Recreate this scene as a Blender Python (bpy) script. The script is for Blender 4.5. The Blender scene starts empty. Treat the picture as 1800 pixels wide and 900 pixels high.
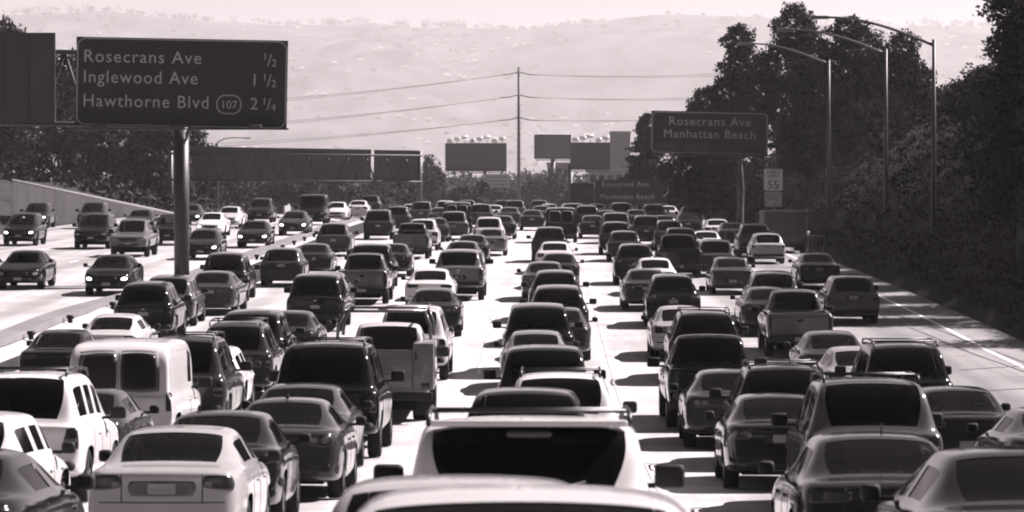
import bpy, bmesh, math, random
import numpy as np
from mathutils import Vector, Matrix, noise
from mathutils.bvhtree import BVHTree
from math import radians, sin, cos, pi, sqrt, tan, atan, atan2

sc = bpy.context.scene
C = sc.collection
F = 6000.0            # focal length in pixels of the 1800 px wide photograph
VX, VY = 960.0, 330.0  # where the road direction and the horizontal meet the picture
CZ = 5.0              # height of the camera

# ------------------------------------------------------------------ camera
cam = bpy.data.cameras.new('camera')
cam.sensor_width = 36.0
cam.lens = 36.0 * F / 1800.0
cam.clip_start = 0.5
cam.clip_end = 40000
cam.dof.use_dof = True
cam.dof.focus_distance = 105.0
cam.dof.aperture_fstop = 5.0
camo = bpy.data.objects.new('camera', cam)
C.objects.link(camo)
camo.location = (0, 0, CZ)
camo.rotation_euler = (pi / 2 - atan((450 - VY) / F), 0, atan((VX - 900) / F))
sc.camera = camo

# ------------------------------------------------------------------ sky, sun, exposure
SUN_EL, SUN_AZ = radians(43), radians(62)     # azimuth to the right of the road direction (+Y)
W = bpy.data.worlds.new('World')
sc.world = W
W.use_nodes = True
nt = W.node_tree
for n in list(nt.nodes):
    nt.nodes.remove(n)
sky = nt.nodes.new('ShaderNodeTexSky')
sky.sky_type = 'NISHITA'
sky.sun_disc = False
sky.sun_elevation = SUN_EL
sky.sun_rotation = SUN_AZ
sky.air_density = 0.18
sky.dust_density = 0.25
sky.ozone_density = 1.0
bw = nt.nodes.new('ShaderNodeRGBToBW')
tint = nt.nodes.new('ShaderNodeMix'); tint.data_type = 'RGBA'; tint.blend_type = 'MULTIPLY'
tint.inputs[0].default_value = 1.0
tint.inputs[7].default_value = (1.0, 0.95, 0.955, 1)
bg = nt.nodes.new('ShaderNodeBackground')
bg.inputs[1].default_value = 0.05
out = nt.nodes.new('ShaderNodeOutputWorld')
nt.links.new(sky.outputs[0], bw.inputs[0])
nt.links.new(bw.outputs[0], tint.inputs[6])
nt.links.new(tint.outputs[2], bg.inputs[0])
nt.links.new(bg.outputs[0], out.inputs[0])
sun = bpy.data.lights.new('sun', 'SUN')
sun.energy = 5.0
sun.angle = radians(0.5)
sun.color = (1.0, 0.905, 0.918)
suno = bpy.data.objects.new('sun', sun)
C.objects.link(suno)
sd = Vector((sin(SUN_AZ) * cos(SUN_EL), cos(SUN_AZ) * cos(SUN_EL), sin(SUN_EL)))
suno.rotation_euler = (-sd).to_track_quat('-Z', 'Y').to_euler()
suno.location = (60, 60, 90)
sc.view_settings.view_transform = 'Standard'
sc.view_settings.look = 'None'
sc.view_settings.gamma = 1.0
sc.view_settings.use_curve_mapping = False
sc.view_settings.exposure = 1.5
sc.render.engine = 'CYCLES'
cy = sc.cycles
cy.use_denoising = True
cy.max_bounces = 6
cy.diffuse_bounces = 1
cy.glossy_bounces = 3
cy.transmission_bounces = 3
cy.transparent_max_bounces = 10
cy.volume_bounces = 0
cy.caustics_reflective = False
cy.caustics_refractive = False
cy.sample_clamp_indirect = 6.0
cy.filter_width = 2.0

# ------------------------------------------------------------------ road profile: height below the camera against distance
PD = [-80, -30, 0, 14, 25, 40, 58, 73, 97, 113, 140, 170, 205, 240, 275, 330, 400, 500, 700, 1200, 12000, 30000]
PZ = [-.6, -1.2, -1.95, -2.74, -3.42, -4.15, -4.82, -5.05, -4.85, -4.55, -4.14, -3.78, -3.36, -3.0, -2.80, -2.98, -4.0, -6.5, -10, -14, -20, -30]
def _slopes():
    d = [(PZ[i + 1] - PZ[i]) / (PD[i + 1] - PD[i]) for i in range(len(PD) - 1)]
    m = [d[0]]
    for i in range(1, len(d)):
        h0, h1 = PD[i] - PD[i - 1], PD[i + 1] - PD[i]
        if d[i - 1] * d[i] <= 0: m.append(0.0)
        else:
            w1, w2 = 2 * h1 + h0, h1 + 2 * h0
            m.append((w1 + w2) / (w1 / d[i - 1] + w2 / d[i]))
    return m + [d[-1]]
PM = _slopes()
def zp(D):
    D = min(max(D, PD[0]), PD[-1])
    i = 0
    while i < len(PD) - 2 and D > PD[i + 1]: i += 1
    h = PD[i + 1] - PD[i]; t = (D - PD[i]) / h
    return ((2*t**3 - 3*t*t + 1) * PZ[i] + (t**3 - 2*t*t + t) * h * PM[i] + (-2*t**3 + 3*t*t) * PZ[i + 1] + (t**3 - t*t) * h * PM[i + 1])
def barx(y):                           # line of the raised median strip, bending away towards the camera
    t = min(max((134 - y) / 27.0, 0), 1)
    return -14.7 - 1.1 * t * t * (3 - 2 * t)
def road_z(x, y):
    z = CZ + zp(y)
    bx = barx(y) + 1.0
    if x < bx:                         # the other carriageway lies a little higher
        z += 0.42 * min(1.0, (bx - x) / .5)
    return z
def at(px, py, D):
    s = F / D
    return Vector(((px - VX) / s, D, CZ - (py - VY) / s))

# ------------------------------------------------------------------ materials
MATS = {}
def newmat(name):
    m = bpy.data.materials.new(name); m.use_nodes = True
    b = m.node_tree.nodes['Principled BSDF']
    return m, m.node_tree, b
def G(v):
    return (v, v * 0.965, v * 0.97, 1)
def plain(name, v, rough=0.6, metal=0.0, spec=0.5, coat=0.0, var=0.0, vscale=3.0, bump=0.0):
    if name in MATS: return MATS[name]
    m, t, b = newmat(name)
    b.inputs['Base Color'].default_value = G(v)
    b.inputs['Roughness'].default_value = rough
    b.inputs['Metallic'].default_value = metal
    b.inputs['Specular IOR Level'].default_value = spec
    b.inputs['Coat Weight'].default_value = coat
    b.inputs['Coat Roughness'].default_value = 0.06
    if var > 0:
        tc = t.nodes.new('ShaderNodeTexCoord')
        n = t.nodes.new('ShaderNodeTexNoise'); n.inputs['Scale'].default_value = vscale; n.inputs['Detail'].default_value = 5
        mr = t.nodes.new('ShaderNodeMapRange')
        mr.inputs[1].default_value = 0.3; mr.inputs[2].default_value = 0.7
        mr.inputs[3].default_value = 1 - var; mr.inputs[4].default_value = 1 + var
        mx = t.nodes.new('ShaderNodeMix'); mx.data_type = 'RGBA'; mx.blend_type = 'MULTIPLY'; mx.inputs[0].default_value = 1
        mx.inputs[6].default_value = G(v)
        t.links.new(tc.outputs['Object'], n.inputs['Vector'])
        t.links.new(n.outputs['Fac'], mr.inputs[0]); t.links.new(mr.outputs[0], mx.inputs[7])
        t.links.new(mx.outputs[2], b.inputs['Base Color'])
        if bump > 0:
            bp = t.nodes.new('ShaderNodeBump'); bp.inputs['Strength'].default_value = bump; bp.inputs['Distance'].default_value = 0.05
            t.links.new(n.outputs['Fac'], bp.inputs['Height']); t.links.new(bp.outputs[0], b.inputs['Normal'])
    MATS[name] = m
    return m
def paint(v):
    v = v * (1.12 if v > .36 else .9 if v > .3 else .55 if v > .04 else .42)
    k = 'car_paint_%g' % v
    if k in MATS: return MATS[k]
    m, t, b = newmat(k)
    metal = 0.12 if 0.03 < v < 0.3 else 0.0
    b.inputs['Metallic'].default_value = metal
    b.inputs['Roughness'].default_value = 0.42
    b.inputs['Coat Weight'].default_value = 1.0
    b.inputs['Coat IOR'].default_value = 1.38
    b.inputs['Coat Roughness'].default_value = 0.085
    b.inputs['Specular IOR Level'].default_value = 0.0
    # road dust towards the sills and a little overall unevenness
    tc = t.nodes.new('ShaderNodeTexCoord')
    n = t.nodes.new('ShaderNodeTexNoise'); n.inputs['Scale'].default_value = 2.3; n.inputs['Detail'].default_value = 6
    t.links.new(tc.outputs['Object'], n.inputs['Vector'])
    mr = t.nodes.new('ShaderNodeMapRange'); mr.inputs[1].default_value = .35; mr.inputs[2].default_value = .75
    mr.inputs[3].default_value = 0.0; mr.inputs[4].default_value = 0.3
    t.links.new(n.outputs['Fac'], mr.inputs[0])
    mx = t.nodes.new('ShaderNodeMix'); mx.data_type = 'RGBA'
    mx.inputs[6].default_value = G(v); mx.inputs[7].default_value = G(0.55 * v + 0.006)
    t.links.new(mr.outputs[0], mx.inputs[0]); t.links.new(mx.outputs[2], b.inputs['Base Color'])
    r2 = t.nodes.new('ShaderNodeMapRange'); r2.inputs[3].default_value = 0.36; r2.inputs[4].default_value = 0.5
    t.links.new(n.outputs['Fac'], r2.inputs[0]); t.links.new(r2.outputs[0], b.inputs['Roughness'])
    MATS[k] = m
    return m
def glass(name, trans, refl=0.06):
    if name in MATS: return MATS[name]
    m = bpy.data.materials.new(name); m.use_nodes = True
    t = m.node_tree
    for n in list(t.nodes): t.nodes.remove(n)
    o = t.nodes.new('ShaderNodeOutputMaterial')
    tr = t.nodes.new('ShaderNodeBsdfTransparent'); tr.inputs[0].default_value = G(trans)
    gl = t.nodes.new('ShaderNodeBsdfGlossy'); gl.inputs['Roughness'].default_value = 0.05
    gl.inputs['Color'].default_value = G(0.5)
    df = t.nodes.new('ShaderNodeBsdfDiffuse'); df.inputs[0].default_value = G(0.03)
    mx0 = t.nodes.new('ShaderNodeMixShader'); mx0.inputs[0].default_value = 0.12
    fr = t.nodes.new('ShaderNodeFresnel'); fr.inputs[0].default_value = 1.3
    mx = t.nodes.new('ShaderNodeMixShader')
    t.links.new(tr.outputs[0], mx0.inputs[1]); t.links.new(df.outputs[0], mx0.inputs[2])
    t.links.new(fr.outputs[0], mx.inputs[0]); t.links.new(mx0.outputs[0], mx.inputs[1]); t.links.new(gl.outputs[0], mx.inputs[2])
    t.links.new(mx.outputs[0], o.inputs[0])
    MATS[name] = m
    return m
def emit(name, v, s):
    if name in MATS: return MATS[name]
    m, t, b = newmat(name)
    b.inputs['Base Color'].default_value = G(v)
    b.inputs['Roughness'].default_value = 0.1
    b.inputs['Emission Color'].default_value = (1, .97, .96, 1)
    b.inputs['Emission Strength'].default_value = s
    MATS[name] = m
    return m

# ------------------------------------------------------------------ mesh helpers
def obj(name, me, mat=None, parent=None, loc=None):
    if isinstance(me, bmesh.types.BMesh):
        bm = me; me = bpy.data.meshes.new(name); bm.to_mesh(me); bm.free()
    o = bpy.data.objects.new(name, me); C.objects.link(o)
    if mat is not None:
        if len(me.materials) == 0: me.materials.append(mat)
        if me.materials[0] is not mat:
            o.material_slots[0].link = 'OBJECT'; o.material_slots[0].material = mat
    if parent is not None: o.parent = parent
    if loc is not None: o.location = loc
    return o
def tag(o, label=None, cat=None, group=None, kind=None):
    if label: o['label'] = label
    if cat: o['category'] = cat
    if group: o['group'] = group
    if kind: o['kind'] = kind
    return o
def thing(name, label, cat, loc=(0, 0, 0), rz=0, group=None):
    o = bpy.data.objects.new(name, None); C.objects.link(o)
    o.empty_display_size = 0.3
    o.location = loc; o.rotation_euler = (0, 0, rz)
    return tag(o, label, cat, group)
def bm_box(bm, x0, x1, y0, y1, z0, z1, M=None):
    vs = [bm.verts.new((x, y, z)) for z in (z0, z1) for y in (y0, y1) for x in (x0, x1)]
    if M is not None:
        for v in vs: v.co = M @ v.co
    for f in ((0, 2, 3, 1), (4, 5, 7, 6), (0, 1, 5, 4), (2, 6, 7, 3), (0, 4, 6, 2), (1, 3, 7, 5)):
        bm.faces.new([vs[i] for i in f])
    return vs
def bev(bm, w=0.02, seg=2):
    bmesh.ops.bevel(bm, geom=list(bm.edges), offset=w, segments=seg, affect='EDGES', profile=0.6)
    for f in bm.faces: f.smooth = True
    return bm
def box_bm(x0, x1, y0, y1, z0, z1, b=0.0, seg=2):
    bm = bmesh.new(); bm_box(bm, x0, x1, y0, y1, z0, z1)
    if b: bev(bm, b, seg)
    return bm
def bm_tube(bm, pts, rad, seg=8, cap=True):
    pts = [Vector(p) for p in pts]
    if not isinstance(rad, (list, tuple)): rad = [rad] * len(pts)
    rings = []
    for i, p in enumerate(pts):
        a = pts[max(i - 1, 0)]; b = pts[min(i + 1, len(pts) - 1)]
        d = (b - a).normalized()
        u = d.cross(Vector((0, 0, 1)))
        if u.length < 1e-3: u = Vector((1, 0, 0))
        u.normalize(); v = d.cross(u).normalized()
        rings.append([bm.verts.new(p + (u * cos(2*pi*k/seg) + v * sin(2*pi*k/seg)) * rad[i]) for k in range(seg)])
    for a, b in zip(rings[:-1], rings[1:]):
        for k in range(seg):
            f = bm.faces.new((a[k], a[(k+1) % seg], b[(k+1) % seg], b[k])); f.smooth = True
    if cap:
        bm.faces.new(rings[0][::-1]); bm.faces.new(rings[-1])
    return bm
def tube_bm(pts, rad, seg=8): return bm_tube(bmesh.new(), pts, rad, seg)
def mesh_np(name, verts, faces, smooth=False):
    me = bpy.data.meshes.new(name)
    me.from_pydata([tuple(v) for v in verts], [], [tuple(f) for f in faces])
    if smooth: me.polygons.foreach_set('use_smooth', [True] * len(me.polygons))
    me.update()
    return me
def grid_mesh(name, xs, ys, zf):
    vs = [(x, y, zf(x, y)) for y in ys for x in xs]
    n = len(xs)
    fs = [(j*n+i, j*n+i+1, (j+1)*n+i+1, (j+1)*n+i) for j in range(len(ys)-1) for i in range(n-1)]
    return mesh_np(name, vs, fs, True)
def text_mesh(txt, size, spacing=1.0, align='LEFT', extrude=0.012):
    cu = bpy.data.curves.new('txt', 'FONT'); cu.body = txt; cu.size = size; cu.space_character = spacing
    cu.align_x = align; cu.extrude = extrude; cu.resolution_u = 3
    o = bpy.data.objects.new('txt', cu); C.objects.link(o)
    dg = bpy.context.evaluated_depsgraph_get(); dg.update()
    me = bpy.data.meshes.new_from_object(o.evaluated_get(dg))
    bpy.data.objects.remove(o); bpy.data.curves.remove(cu)
    me.materials.clear()
    return me
# ------------------------------------------------------------------ cars: a lofted cage, smoothed once and cut into body and panes
M_TYRE = plain('tyre_rubber', 0.012, 0.9, spec=0.2)
M_RIM = plain('wheel_alloy', 0.25, 0.35, 0.8)
M_BLACK = plain('black_plastic', 0.012, 0.65, spec=0.25)
M_UNDER = plain('underbody', 0.008, 0.95, spec=0.05)
M_LAMP = plain('lamp_lens', 0.02, 0.2, spec=.3, coat=0.2)
M_LAMPB = plain('lamp_lens_bright', 0.09, 0.2, spec=.3, coat=0.2)
M_PLATE = plain('plate_metal', 0.2, 0.5, var=0.15, vscale=14)
M_CHROME = plain('chrome', 0.45, 0.18, 1.0)
M_SEAT = plain('seat_cloth', 0.03, 0.9, spec=0.1)
M_HEADL = plain('headlight_lens', 0.22, 0.12, coat=0.8)
M_LIT = emit('headlight_lit', 0.8, 3.5)
G_CLEAR = glass('window_glass', 0.6)
G_TINT = glass('window_glass_tinted', 0.13)
G_DARK = glass('window_glass_privacy', 0.022)
GL = {'c': G_CLEAR, 't': G_TINT, 'd': G_DARK}

def S(y, k, zb, w, zs, zt, wr=None, zm=None):
    return dict(y=y, k=k, zb=zb, w=w, zs=zs, zt=zt, wr=wr, zm=zm if zm else zb + (zs - zb) * .5)
def half(st, d11=.085):
    w, zb, zs, zt, k = st['w'], st['zb'], st['zs'], st['zt'], st['k']
    p = [(0, zb), (.33*w, zb), (.62*w, zb), (.75*w, zb), (.9*w, zb + .01), (.975*w, zb + .08), (w, st['zm']), (.988*w, zs - .09), (.95*w, zs)]
    if k == 'C':
        wr = st['wr']
        p += [(.905*w, zs + .03), (wr, zt - .075), (wr - d11, zt - .005), (wr*.5, zt + .022), (0, zt + .032)]
    elif k == 'B':
        p += [(.93*w, zt), (.865*w, zt), (.80*w, zt - .45), (.4*w, zt - .45), (0, zt - .45)]
    else:
        p += [(.885*w, zt - .012), (.75*w, zt), (.62*w, zt + .006), (.33*w, zt + .014), (0, zt + .018)]
    return p
FR = [.9, .75, .62, .33, 0]
def cage(st, rear, front, bulge_r, bulge_f, tags, arches, d11):
    """tags: list of (tag, station a, station b, columns) ; columns in half-ring indices"""
    bm = bmesh.new()
    lay = bm.faces.layers.int.new('tag')
    rings = []
    n = len(st)
    for i, s in enumerate(st):
        h = half(s, d11)
        pr = rear if i == 0 else (front if i == n - 1 else None)
        def V(x, z): return bm.verts.new((x, s['y'] + (pr(z) if pr else 0), z))
        R = [V(x, z) for x, z in h]
        L = [R[0]] + [V(-x, z) for x, z in h[1:13]] + [R[13]]
        rings.append((R, L))
    gone = set()
    for a, b in arches:
        for i in range(a, b):
            for k in (3, 4, 5): gone.add((i, k))
    for i in range(n - 1):
        for side in (0, 1):
            a, b = rings[i][side], rings[i + 1][side]
            for k in range(13):
                if (i, k) in gone: continue
                q = [a[k], a[k+1], b[k+1], b[k]]
                if side: q.reverse()
                f = bm.faces.new(q)
                for t, i0, i1, ks in tags:
                    if i0 <= i < i1 and k in ks:
                        f[lay] = t + (side if t >= 3 else 0)
    for i, pr, bul, sg in ((0, rear, bulge_r, -1), (n - 1, front, bulge_f, 1)):
        R, L = rings[i]; s = st[i]; h = half(s, d11)
        cols = FR + [-x for x in FR[-2::-1]]
        rows = []
        for r in range(6):
            if r == 0: row = [R[4], R[3], R[2], R[1], R[0], L[1], L[2], L[3], L[4]]
            elif r == 5: row = [R[9], R[10], R[11], R[12], R[13], L[12], L[11], L[10], L[9]]
            else:
                z = h[4 + r][1]; row = []
                for c, x in enumerate(cols):
                    if c == 0: row.append(R[4 + r])
                    elif c == 8: row.append(L[4 + r])
                    else:
                        row.append(bm.verts.new((x * s['w'], s['y'] + pr(z) + sg * bul * (1 - x * x), z)))
            rows.append(row)
        for r in (0, 5):
            for c in range(9):
                x = cols[c]; rows[r][c].co.y += sg * bul * .8 * (1 - x * x) * (1 if 0 < c < 8 else .4)
        for r in range(5):
            for c in range(8):
                q = [rows[r][c], rows[r][c+1], rows[r+1][c+1], rows[r+1][c]]
                if sg < 0: q.reverse()
                bm.faces.new(q)
    bmesh.ops.recalc_face_normals(bm, faces=bm.faces)
    return bm, lay
def smooth_split(bm, level=2):
    me = bpy.data.meshes.new('cage')
    lay = bm.faces.layers.int['tag']
    for f in bm.faces: f.material_index = f[lay]; f.smooth = True
    bm.to_mesh(me); bm.free()
    for i in range(12): me.materials.append(None)
    o = bpy.data.objects.new('cage', me); C.objects.link(o)
    md = o.modifiers.new('s', 'SUBSURF'); md.levels = level; md.render_levels = level
    dg = bpy.context.evaluated_depsgraph_get(); dg.update()
    ev = bpy.data.meshes.new_from_object(o.evaluated_get(dg))
    bpy.data.objects.remove(o); bpy.data.meshes.remove(me)
    nv = len(ev.vertices)
    co = np.empty(nv * 3); ev.vertices.foreach_get('co', co); co = co.reshape(-1, 3)
    no = np.empty(nv * 3); ev.vertices.foreach_get('normal', no); no = no.reshape(-1, 3)
    groups = {}
    for p in ev.polygons: groups.setdefault(p.material_index, []).append(tuple(p.vertices))
    res = {}
    for t, fs in groups.items():
        idx = {}
        for f in fs:
            for v in f: idx.setdefault(v, len(idx))
        keys = list(idx)
        vs = co[keys] - (no[keys] * .008 if t else 0)
        res[t] = mesh_np('panel', vs, [[idx[v] for v in f] for f in fs], True)
    bvh = BVHTree.FromPolygons([tuple(c) for c in co], [f for fs in groups.values() for f in fs])
    bpy.data.meshes.remove(ev)
    return res, bvh

def patch(bvh, quad, axis='r', off=.008, rnd=.5, n=8, m=8, deep=.02):
    """a panel laid on the body: quad = 4 corners (x, z) (or (y, z) from a side), rounded, with an edge that returns into the body"""
    d = {'r': Vector((0, 1, 0)), 'f': Vector((0, -1, 0)), 's': Vector((-1, 0, 0)), 't': Vector((1, 0, 0))}[axis]
    a, b, c, e = [Vector(q) for q in quad]
    vs, idx = [], []
    last = None
    for j in range(m + 1):
        for i in range(n + 1):
            u, v = 2*i/n - 1, 2*j/m - 1
            uu = u * sqrt(max(0, 1 - rnd*v*v/2)); vv = v * sqrt(max(0, 1 - rnd*u*u/2))
            uu, vv = (uu + 1)/2, (vv + 1)/2
            p = a.lerp(b, uu).lerp(e.lerp(c, uu), vv)
            if axis in 'rf': o = Vector((p.x, -9 if axis == 'r' else 19, p.y))
            else: o = Vector((9 if axis == 's' else -9, p.x, p.y))
            hit = bvh.ray_cast(o, d, 40)[0]
            if hit is None:
                hit = bvh.find_nearest(Vector((p.x, last.y if last else 0, p.y)) if axis in 'rf' else Vector((last.x if last else 0, p.x, p.y)))[0]
                if axis in 'rf': hit = Vector((p.x, hit.y, p.y))
                else: hit = Vector((hit.x, p.x, p.y))
            last = hit
            vs.append(hit - d * off)
    fs = [(j*(n+1)+i, j*(n+1)+i+1, (j+1)*(n+1)+i+1, (j+1)*(n+1)+i) for j in range(m) for i in range(n)]
    rim = [i for i in range(n+1)] + [(j*(n+1)+n) for j in range(1, m+1)] + [m*(n+1)+i for i in range(n-1, -1, -1)] + [j*(n+1) for j in range(m-1, 0, -1)]
    k0 = len(vs)
    for r in rim: vs.append(vs[r] + d * (deep + off))
    for q in range(len(rim)):
        q2 = (q + 1) % len(rim)
        fs.append((rim[q], k0 + q, k0 + q2, rim[q2]))
    return mesh_np('panel', vs, fs, True)
def mirq(q): return [(-x, z) for x, z in q]
def wheel_mesh(r, w):
    prof = [(.0, .60), (.06, .62), (.08, .66), (.0, .70), (.0, .93), (.06, 1.0), (.5, 1.0)]
    prof = [(-w/2 + w*a, r*b) for a, b in prof]; prof += [(-x, q) for x, q in prof[-2::-1]]
    vs, fs, n = [], [], 28
    for k in range(n):
        t = 2*pi*k/n
        for x, q in prof: vs.append((x, q*cos(t), q*sin(t)))
    m = len(prof)
    for k in range(n):
        for i in range(m - 1):
            fs.append((k*m+i, k*m+i+1, ((k+1) % n)*m+i+1, ((k+1) % n)*m+i))
    return mesh_np('wheel', vs, fs, True)
def rim_mesh(r, w):
    bm = bmesh.new()
    for x in (-w*.42, w*.42):
        c = bmesh.ops.create_circle(bm, segments=24, radius=r*.62, cap_ends=True, matrix=Matrix.Translation((x - (.03 if x > 0 else -.03), 0, 0)) @ Matrix.Rotation(pi/2, 4, 'Y'))
    for x in (-w*.40, w*.40):
        for k in range(5):
            M = Matrix.Rotation(2*pi*k/5, 4, 'X')
            bm_box(bm, x - .015, x + .015, -.035, .035, .03, r*.61, M)
        M = Matrix.Translation((x, 0, 0)) @ Matrix.Rotation(pi/2, 4, 'Y')
        bmesh.ops.create_cone(bm, cap_ends=True, segments=14, radius1=r*.2, radius2=r*.2, depth=.04, matrix=M)
    me = bpy.data.meshes.new('rim'); bm.to_mesh(me); bm.free()
    return me
def mirror_mesh(s, big=1.0):
    bm = bmesh.new()
    bm_box(bm, .05, .25*big, -.05, .07, -.01, .155*big); bev(bm, .05, 3)
    bm_box(bm, -.06, .06, -.01, .05, -.01, .03)
    for v in bm.verts: v.co.x *= s
    if s < 0: bmesh.ops.reverse_faces(bm, faces=bm.faces)
    me = bpy.data.meshes.new('mirror'); bm.to_mesh(me); bm.free()
    return me
def bm_mesh(bm, name='part'):
    me = bpy.data.meshes.new(name); bm.to_mesh(me); bm.free(); return me

def seat_mesh(x, y, z, bench=0.0):
    bm = bmesh.new()
    hw = bench or .25
    R = Matrix.Translation((x, y, z)) @ Matrix.Rotation(radians(14), 4, 'X')
    bm_box(bm, -hw, hw, -.06, .06, -.1, .30 if bench else .43, R); bev(bm, .04, 2)
    b2 = bmesh.new()
    for hx in ([0] if not bench else []):
        bm_box(b2, hx - .115, hx + .115, -.05, .05, .46, .60, R)
    bev(b2, .055, 3)
    for hx in ([0] if not bench else []):
        bm_box(b2, hx - .06, hx - .045, -.008, .008, .40, .50, R); bm_box(b2, hx + .045, hx + .06, -.008, .008, .40, .50, R)
    t = bpy.data.meshes.new('t'); b2.to_mesh(t); b2.free(); bm.from_mesh(t); bpy.data.meshes.remove(t)
    return bm_mesh(bm, 'seat')

# ---- proportions of each kind of vehicle
def step(z, a, b, v0, v1):
    t = min(max((z - a) / (b - a), 0), 1); t = t*t*(3 - 2*t)
    return v0 + (v1 - v0) * t
KIND = {}
def spec_sedan(belt=.97, roof=1.40, w=.885, L=4.75, wr=.60, deck=None, rake=0.0, boxy=0.0, trunk=.72):
    dk = deck or belt + .06
    ya, yb = 1.05, L - .95
    R0 = 1.50 - rake
    zm1 = dk + (roof - dk) * .52
    st = [S(.10, 'D', .34, w*.90, belt - .05, dk - .04), S(.26, 'D', .27, w*.965, belt - .01, dk), S(ya-.40, 'D', .24, w*.995, belt, dk + .01, zm=.70),
          S(ya+.02, 'C', .24, w, belt, zm1, (w*.80 + wr)/2 + .02, zm=.72), S(ya+.42, 'C', .22, w, belt, roof - .02, wr, zm=.70), S(1.72, 'C', .21, w, belt, roof, wr + .005),
          S(2.42, 'C', .21, w, belt, roof + .015, wr + .01), S(2.50, 'C', .21, w, belt, roof + .015, wr + .01),
          S(3.02, 'C', .21, w, belt - .01, roof - .025, wr - .01), S(yb-.42, 'C', .22, w, belt - .02, belt + (roof - belt)*.52, wr + .06, zm=.69),
          S(yb, 'D', .23, w*.995, belt - .04, belt + .0, zm=.71), S(yb+.40, 'D', .24, w*.98, belt - .10, belt - .05, zm=.68),
          S(L-.22, 'D', .26, w*.94, belt - .2, belt - .14), S(L-.08, 'D', .32, w*.84, belt - .27, belt - .22)]
    tags = [(1, 2, 4, (11, 12)), (2, 8, 10, (11, 12)), (3, 4, 6, (9,)), (5, 7, 8, (9,))]
    rear = lambda z: step(z, .60, .68, -.07, 0) + step(z, .75, belt, 0, -.03*(1-boxy))
    front = lambda z: step(z, .45, .62, .06, 0)
    return dict(st=st, rear=rear, front=front, br=.09, bf=.22, tags=tags, arches=[(2, 4), (9, 11)], d11=.075, L=L, w=w, ya=ya, yb=yb, r=.325, belt=belt, roof=roof, deck=dk, mir=(2.98, belt + .03), rails=(1.7, 2.9, wr - .06, roof + .05), back='notch', clr=.3)
def spec_suv(belt=1.10, roof=1.72, w=.935, L=4.75, wr=.66, zb=.40, rake=0.0, back_lip=.0, nose=1.02, mid=3.0, r=.37):
    ya, yb = 1.02, L - .92
    st = [S(.12, 'D', zb, w*.95, belt - .06, belt), S(.20 + back_lip, 'D', zb - .05, w*.985, belt - .01, belt + .02),
          S(.36 + rake*.6 + back_lip, 'C', zb - .07, w*.995, belt, belt + (roof - belt)*.62, (w*.86 + wr)/2 + .02), S(ya-.44, 'C', zb - .08, w, belt, roof - .015, wr, zm=.80),
          S(ya, 'C', zb - .1, w, belt, roof, wr + .01, zm=.82), S(ya+.44, 'C', zb - .1, w, belt, roof + .012, wr + .015, zm=.80), S(ya+.52, 'C', zb - .1, w, belt, roof + .012, wr + .015),
          S(2.32, 'C', zb - .1, w, belt, roof + .012, wr + .015), S(2.40, 'C', zb - .1, w, belt, roof + .012, wr + .015),
          S(mid, 'C', zb - .1, w, belt - .01, roof - .03, wr), S(yb-.46, 'C', zb - .1, w, belt - .02, belt + (roof - belt)*.5, wr + .06, zm=.78),
          S(yb, 'D', zb - .1, w, belt - .05, nose + .03, zm=.80), S(yb+.44, 'D', zb - .08, w*.985, nose - .05, nose - .0, zm=.78),
          S(L-.18, 'D', zb - .05, w*.95, nose - .12, nose - .06), S(L-.06, 'D', zb, w*.88, nose - .22, nose - .16)]
    tags = [(1, 1, 3, (11, 12)), (2, 9, 11, (11, 12)), (3, 3, 5, (9,)), (5, 6, 7, (9,)), (7, 8, 9, (9,))]
    rear = lambda z: step(z, .66, .74, -.08, 0)
    front = lambda z: step(z, .5, .7, .05, 0)
    return dict(st=st, rear=rear, front=front, br=.07, bf=.16, tags=tags, arches=[(3, 5), (10, 12)], d11=.07, L=L, w=w, ya=ya, yb=yb, r=r, belt=belt, roof=roof, deck=belt, mir=(mid - .05, belt + .03), rails=(.75, 2.85, wr - .07, roof + .055), back='tail', clr=zb)
def spec_pickup(belt=1.12, roof=1.80, w=.95, L=5.35, wr=.66, zb=.52, rail=1.28, cab=2.02, r=.39):
    ya, yb = 1.2, L - .98
    st = [S(.08, 'D', zb, w*.97, rail - .06, rail - .01), S(.16, 'D', zb, w*.99, rail - .04, rail), S(.20, 'B', zb - .02, w, rail - .04, rail),
          S(ya-.46, 'B', zb - .05, w, rail - .04, rail, zm=.88), S(ya+.46, 'B', zb - .05, w, rail - .04, rail, zm=.88), S(cab-.12, 'B', zb - .06, w, rail - .04, rail), S(cab-.07, 'D', zb - .06, w, belt, rail),
          S(cab-.03, 'D', zb - .06, w, belt, belt + .06), S(cab+.07, 'C', zb - .06, w, belt, belt + (roof - belt)*.6, wr + .05), S(cab+.2, 'C', zb - .06, w, belt, roof - .01, wr),
          S(cab+.55, 'C', zb - .06, w, belt, roof + .015, wr + .01), S(cab+.62, 'C', zb - .06, w, belt, roof + .015, wr + .01),
          S(cab+1.2, 'C', zb - .06, w, belt - .01, roof - .02, wr), S(yb-.62, 'C', zb - .06, w, belt - .02, belt + (roof - belt)*.45, wr + .07),
          S(yb-.46, 'D', zb - .06, w, belt - .03, belt + .03, zm=.85), S(yb+.46, 'D', zb - .05, w*.99, belt - .07, belt, zm=.85), S(L-.16, 'D', zb, w*.96, belt - .14, belt - .07), S(L-.06, 'D', zb + .02, w*.93, belt - .2, belt - .13)]
    tags = [(1, 7, 9, (11, 12)), (2, 12, 14, (11, 12)), (3, 9, 10, (9,)), (5, 11, 12, (9,))]
    return dict(st=st, rear=lambda z: 0.0, front=lambda z: 0.0, br=.02, bf=.08, tags=tags, arches=[(3, 4), (14, 15)], d11=.06, L=L, w=w, ya=ya, yb=yb, r=r, belt=belt, roof=roof, deck=rail, mir=(cab + 1.2, belt + .03), rails=None, back='bed', clr=zb)
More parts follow.
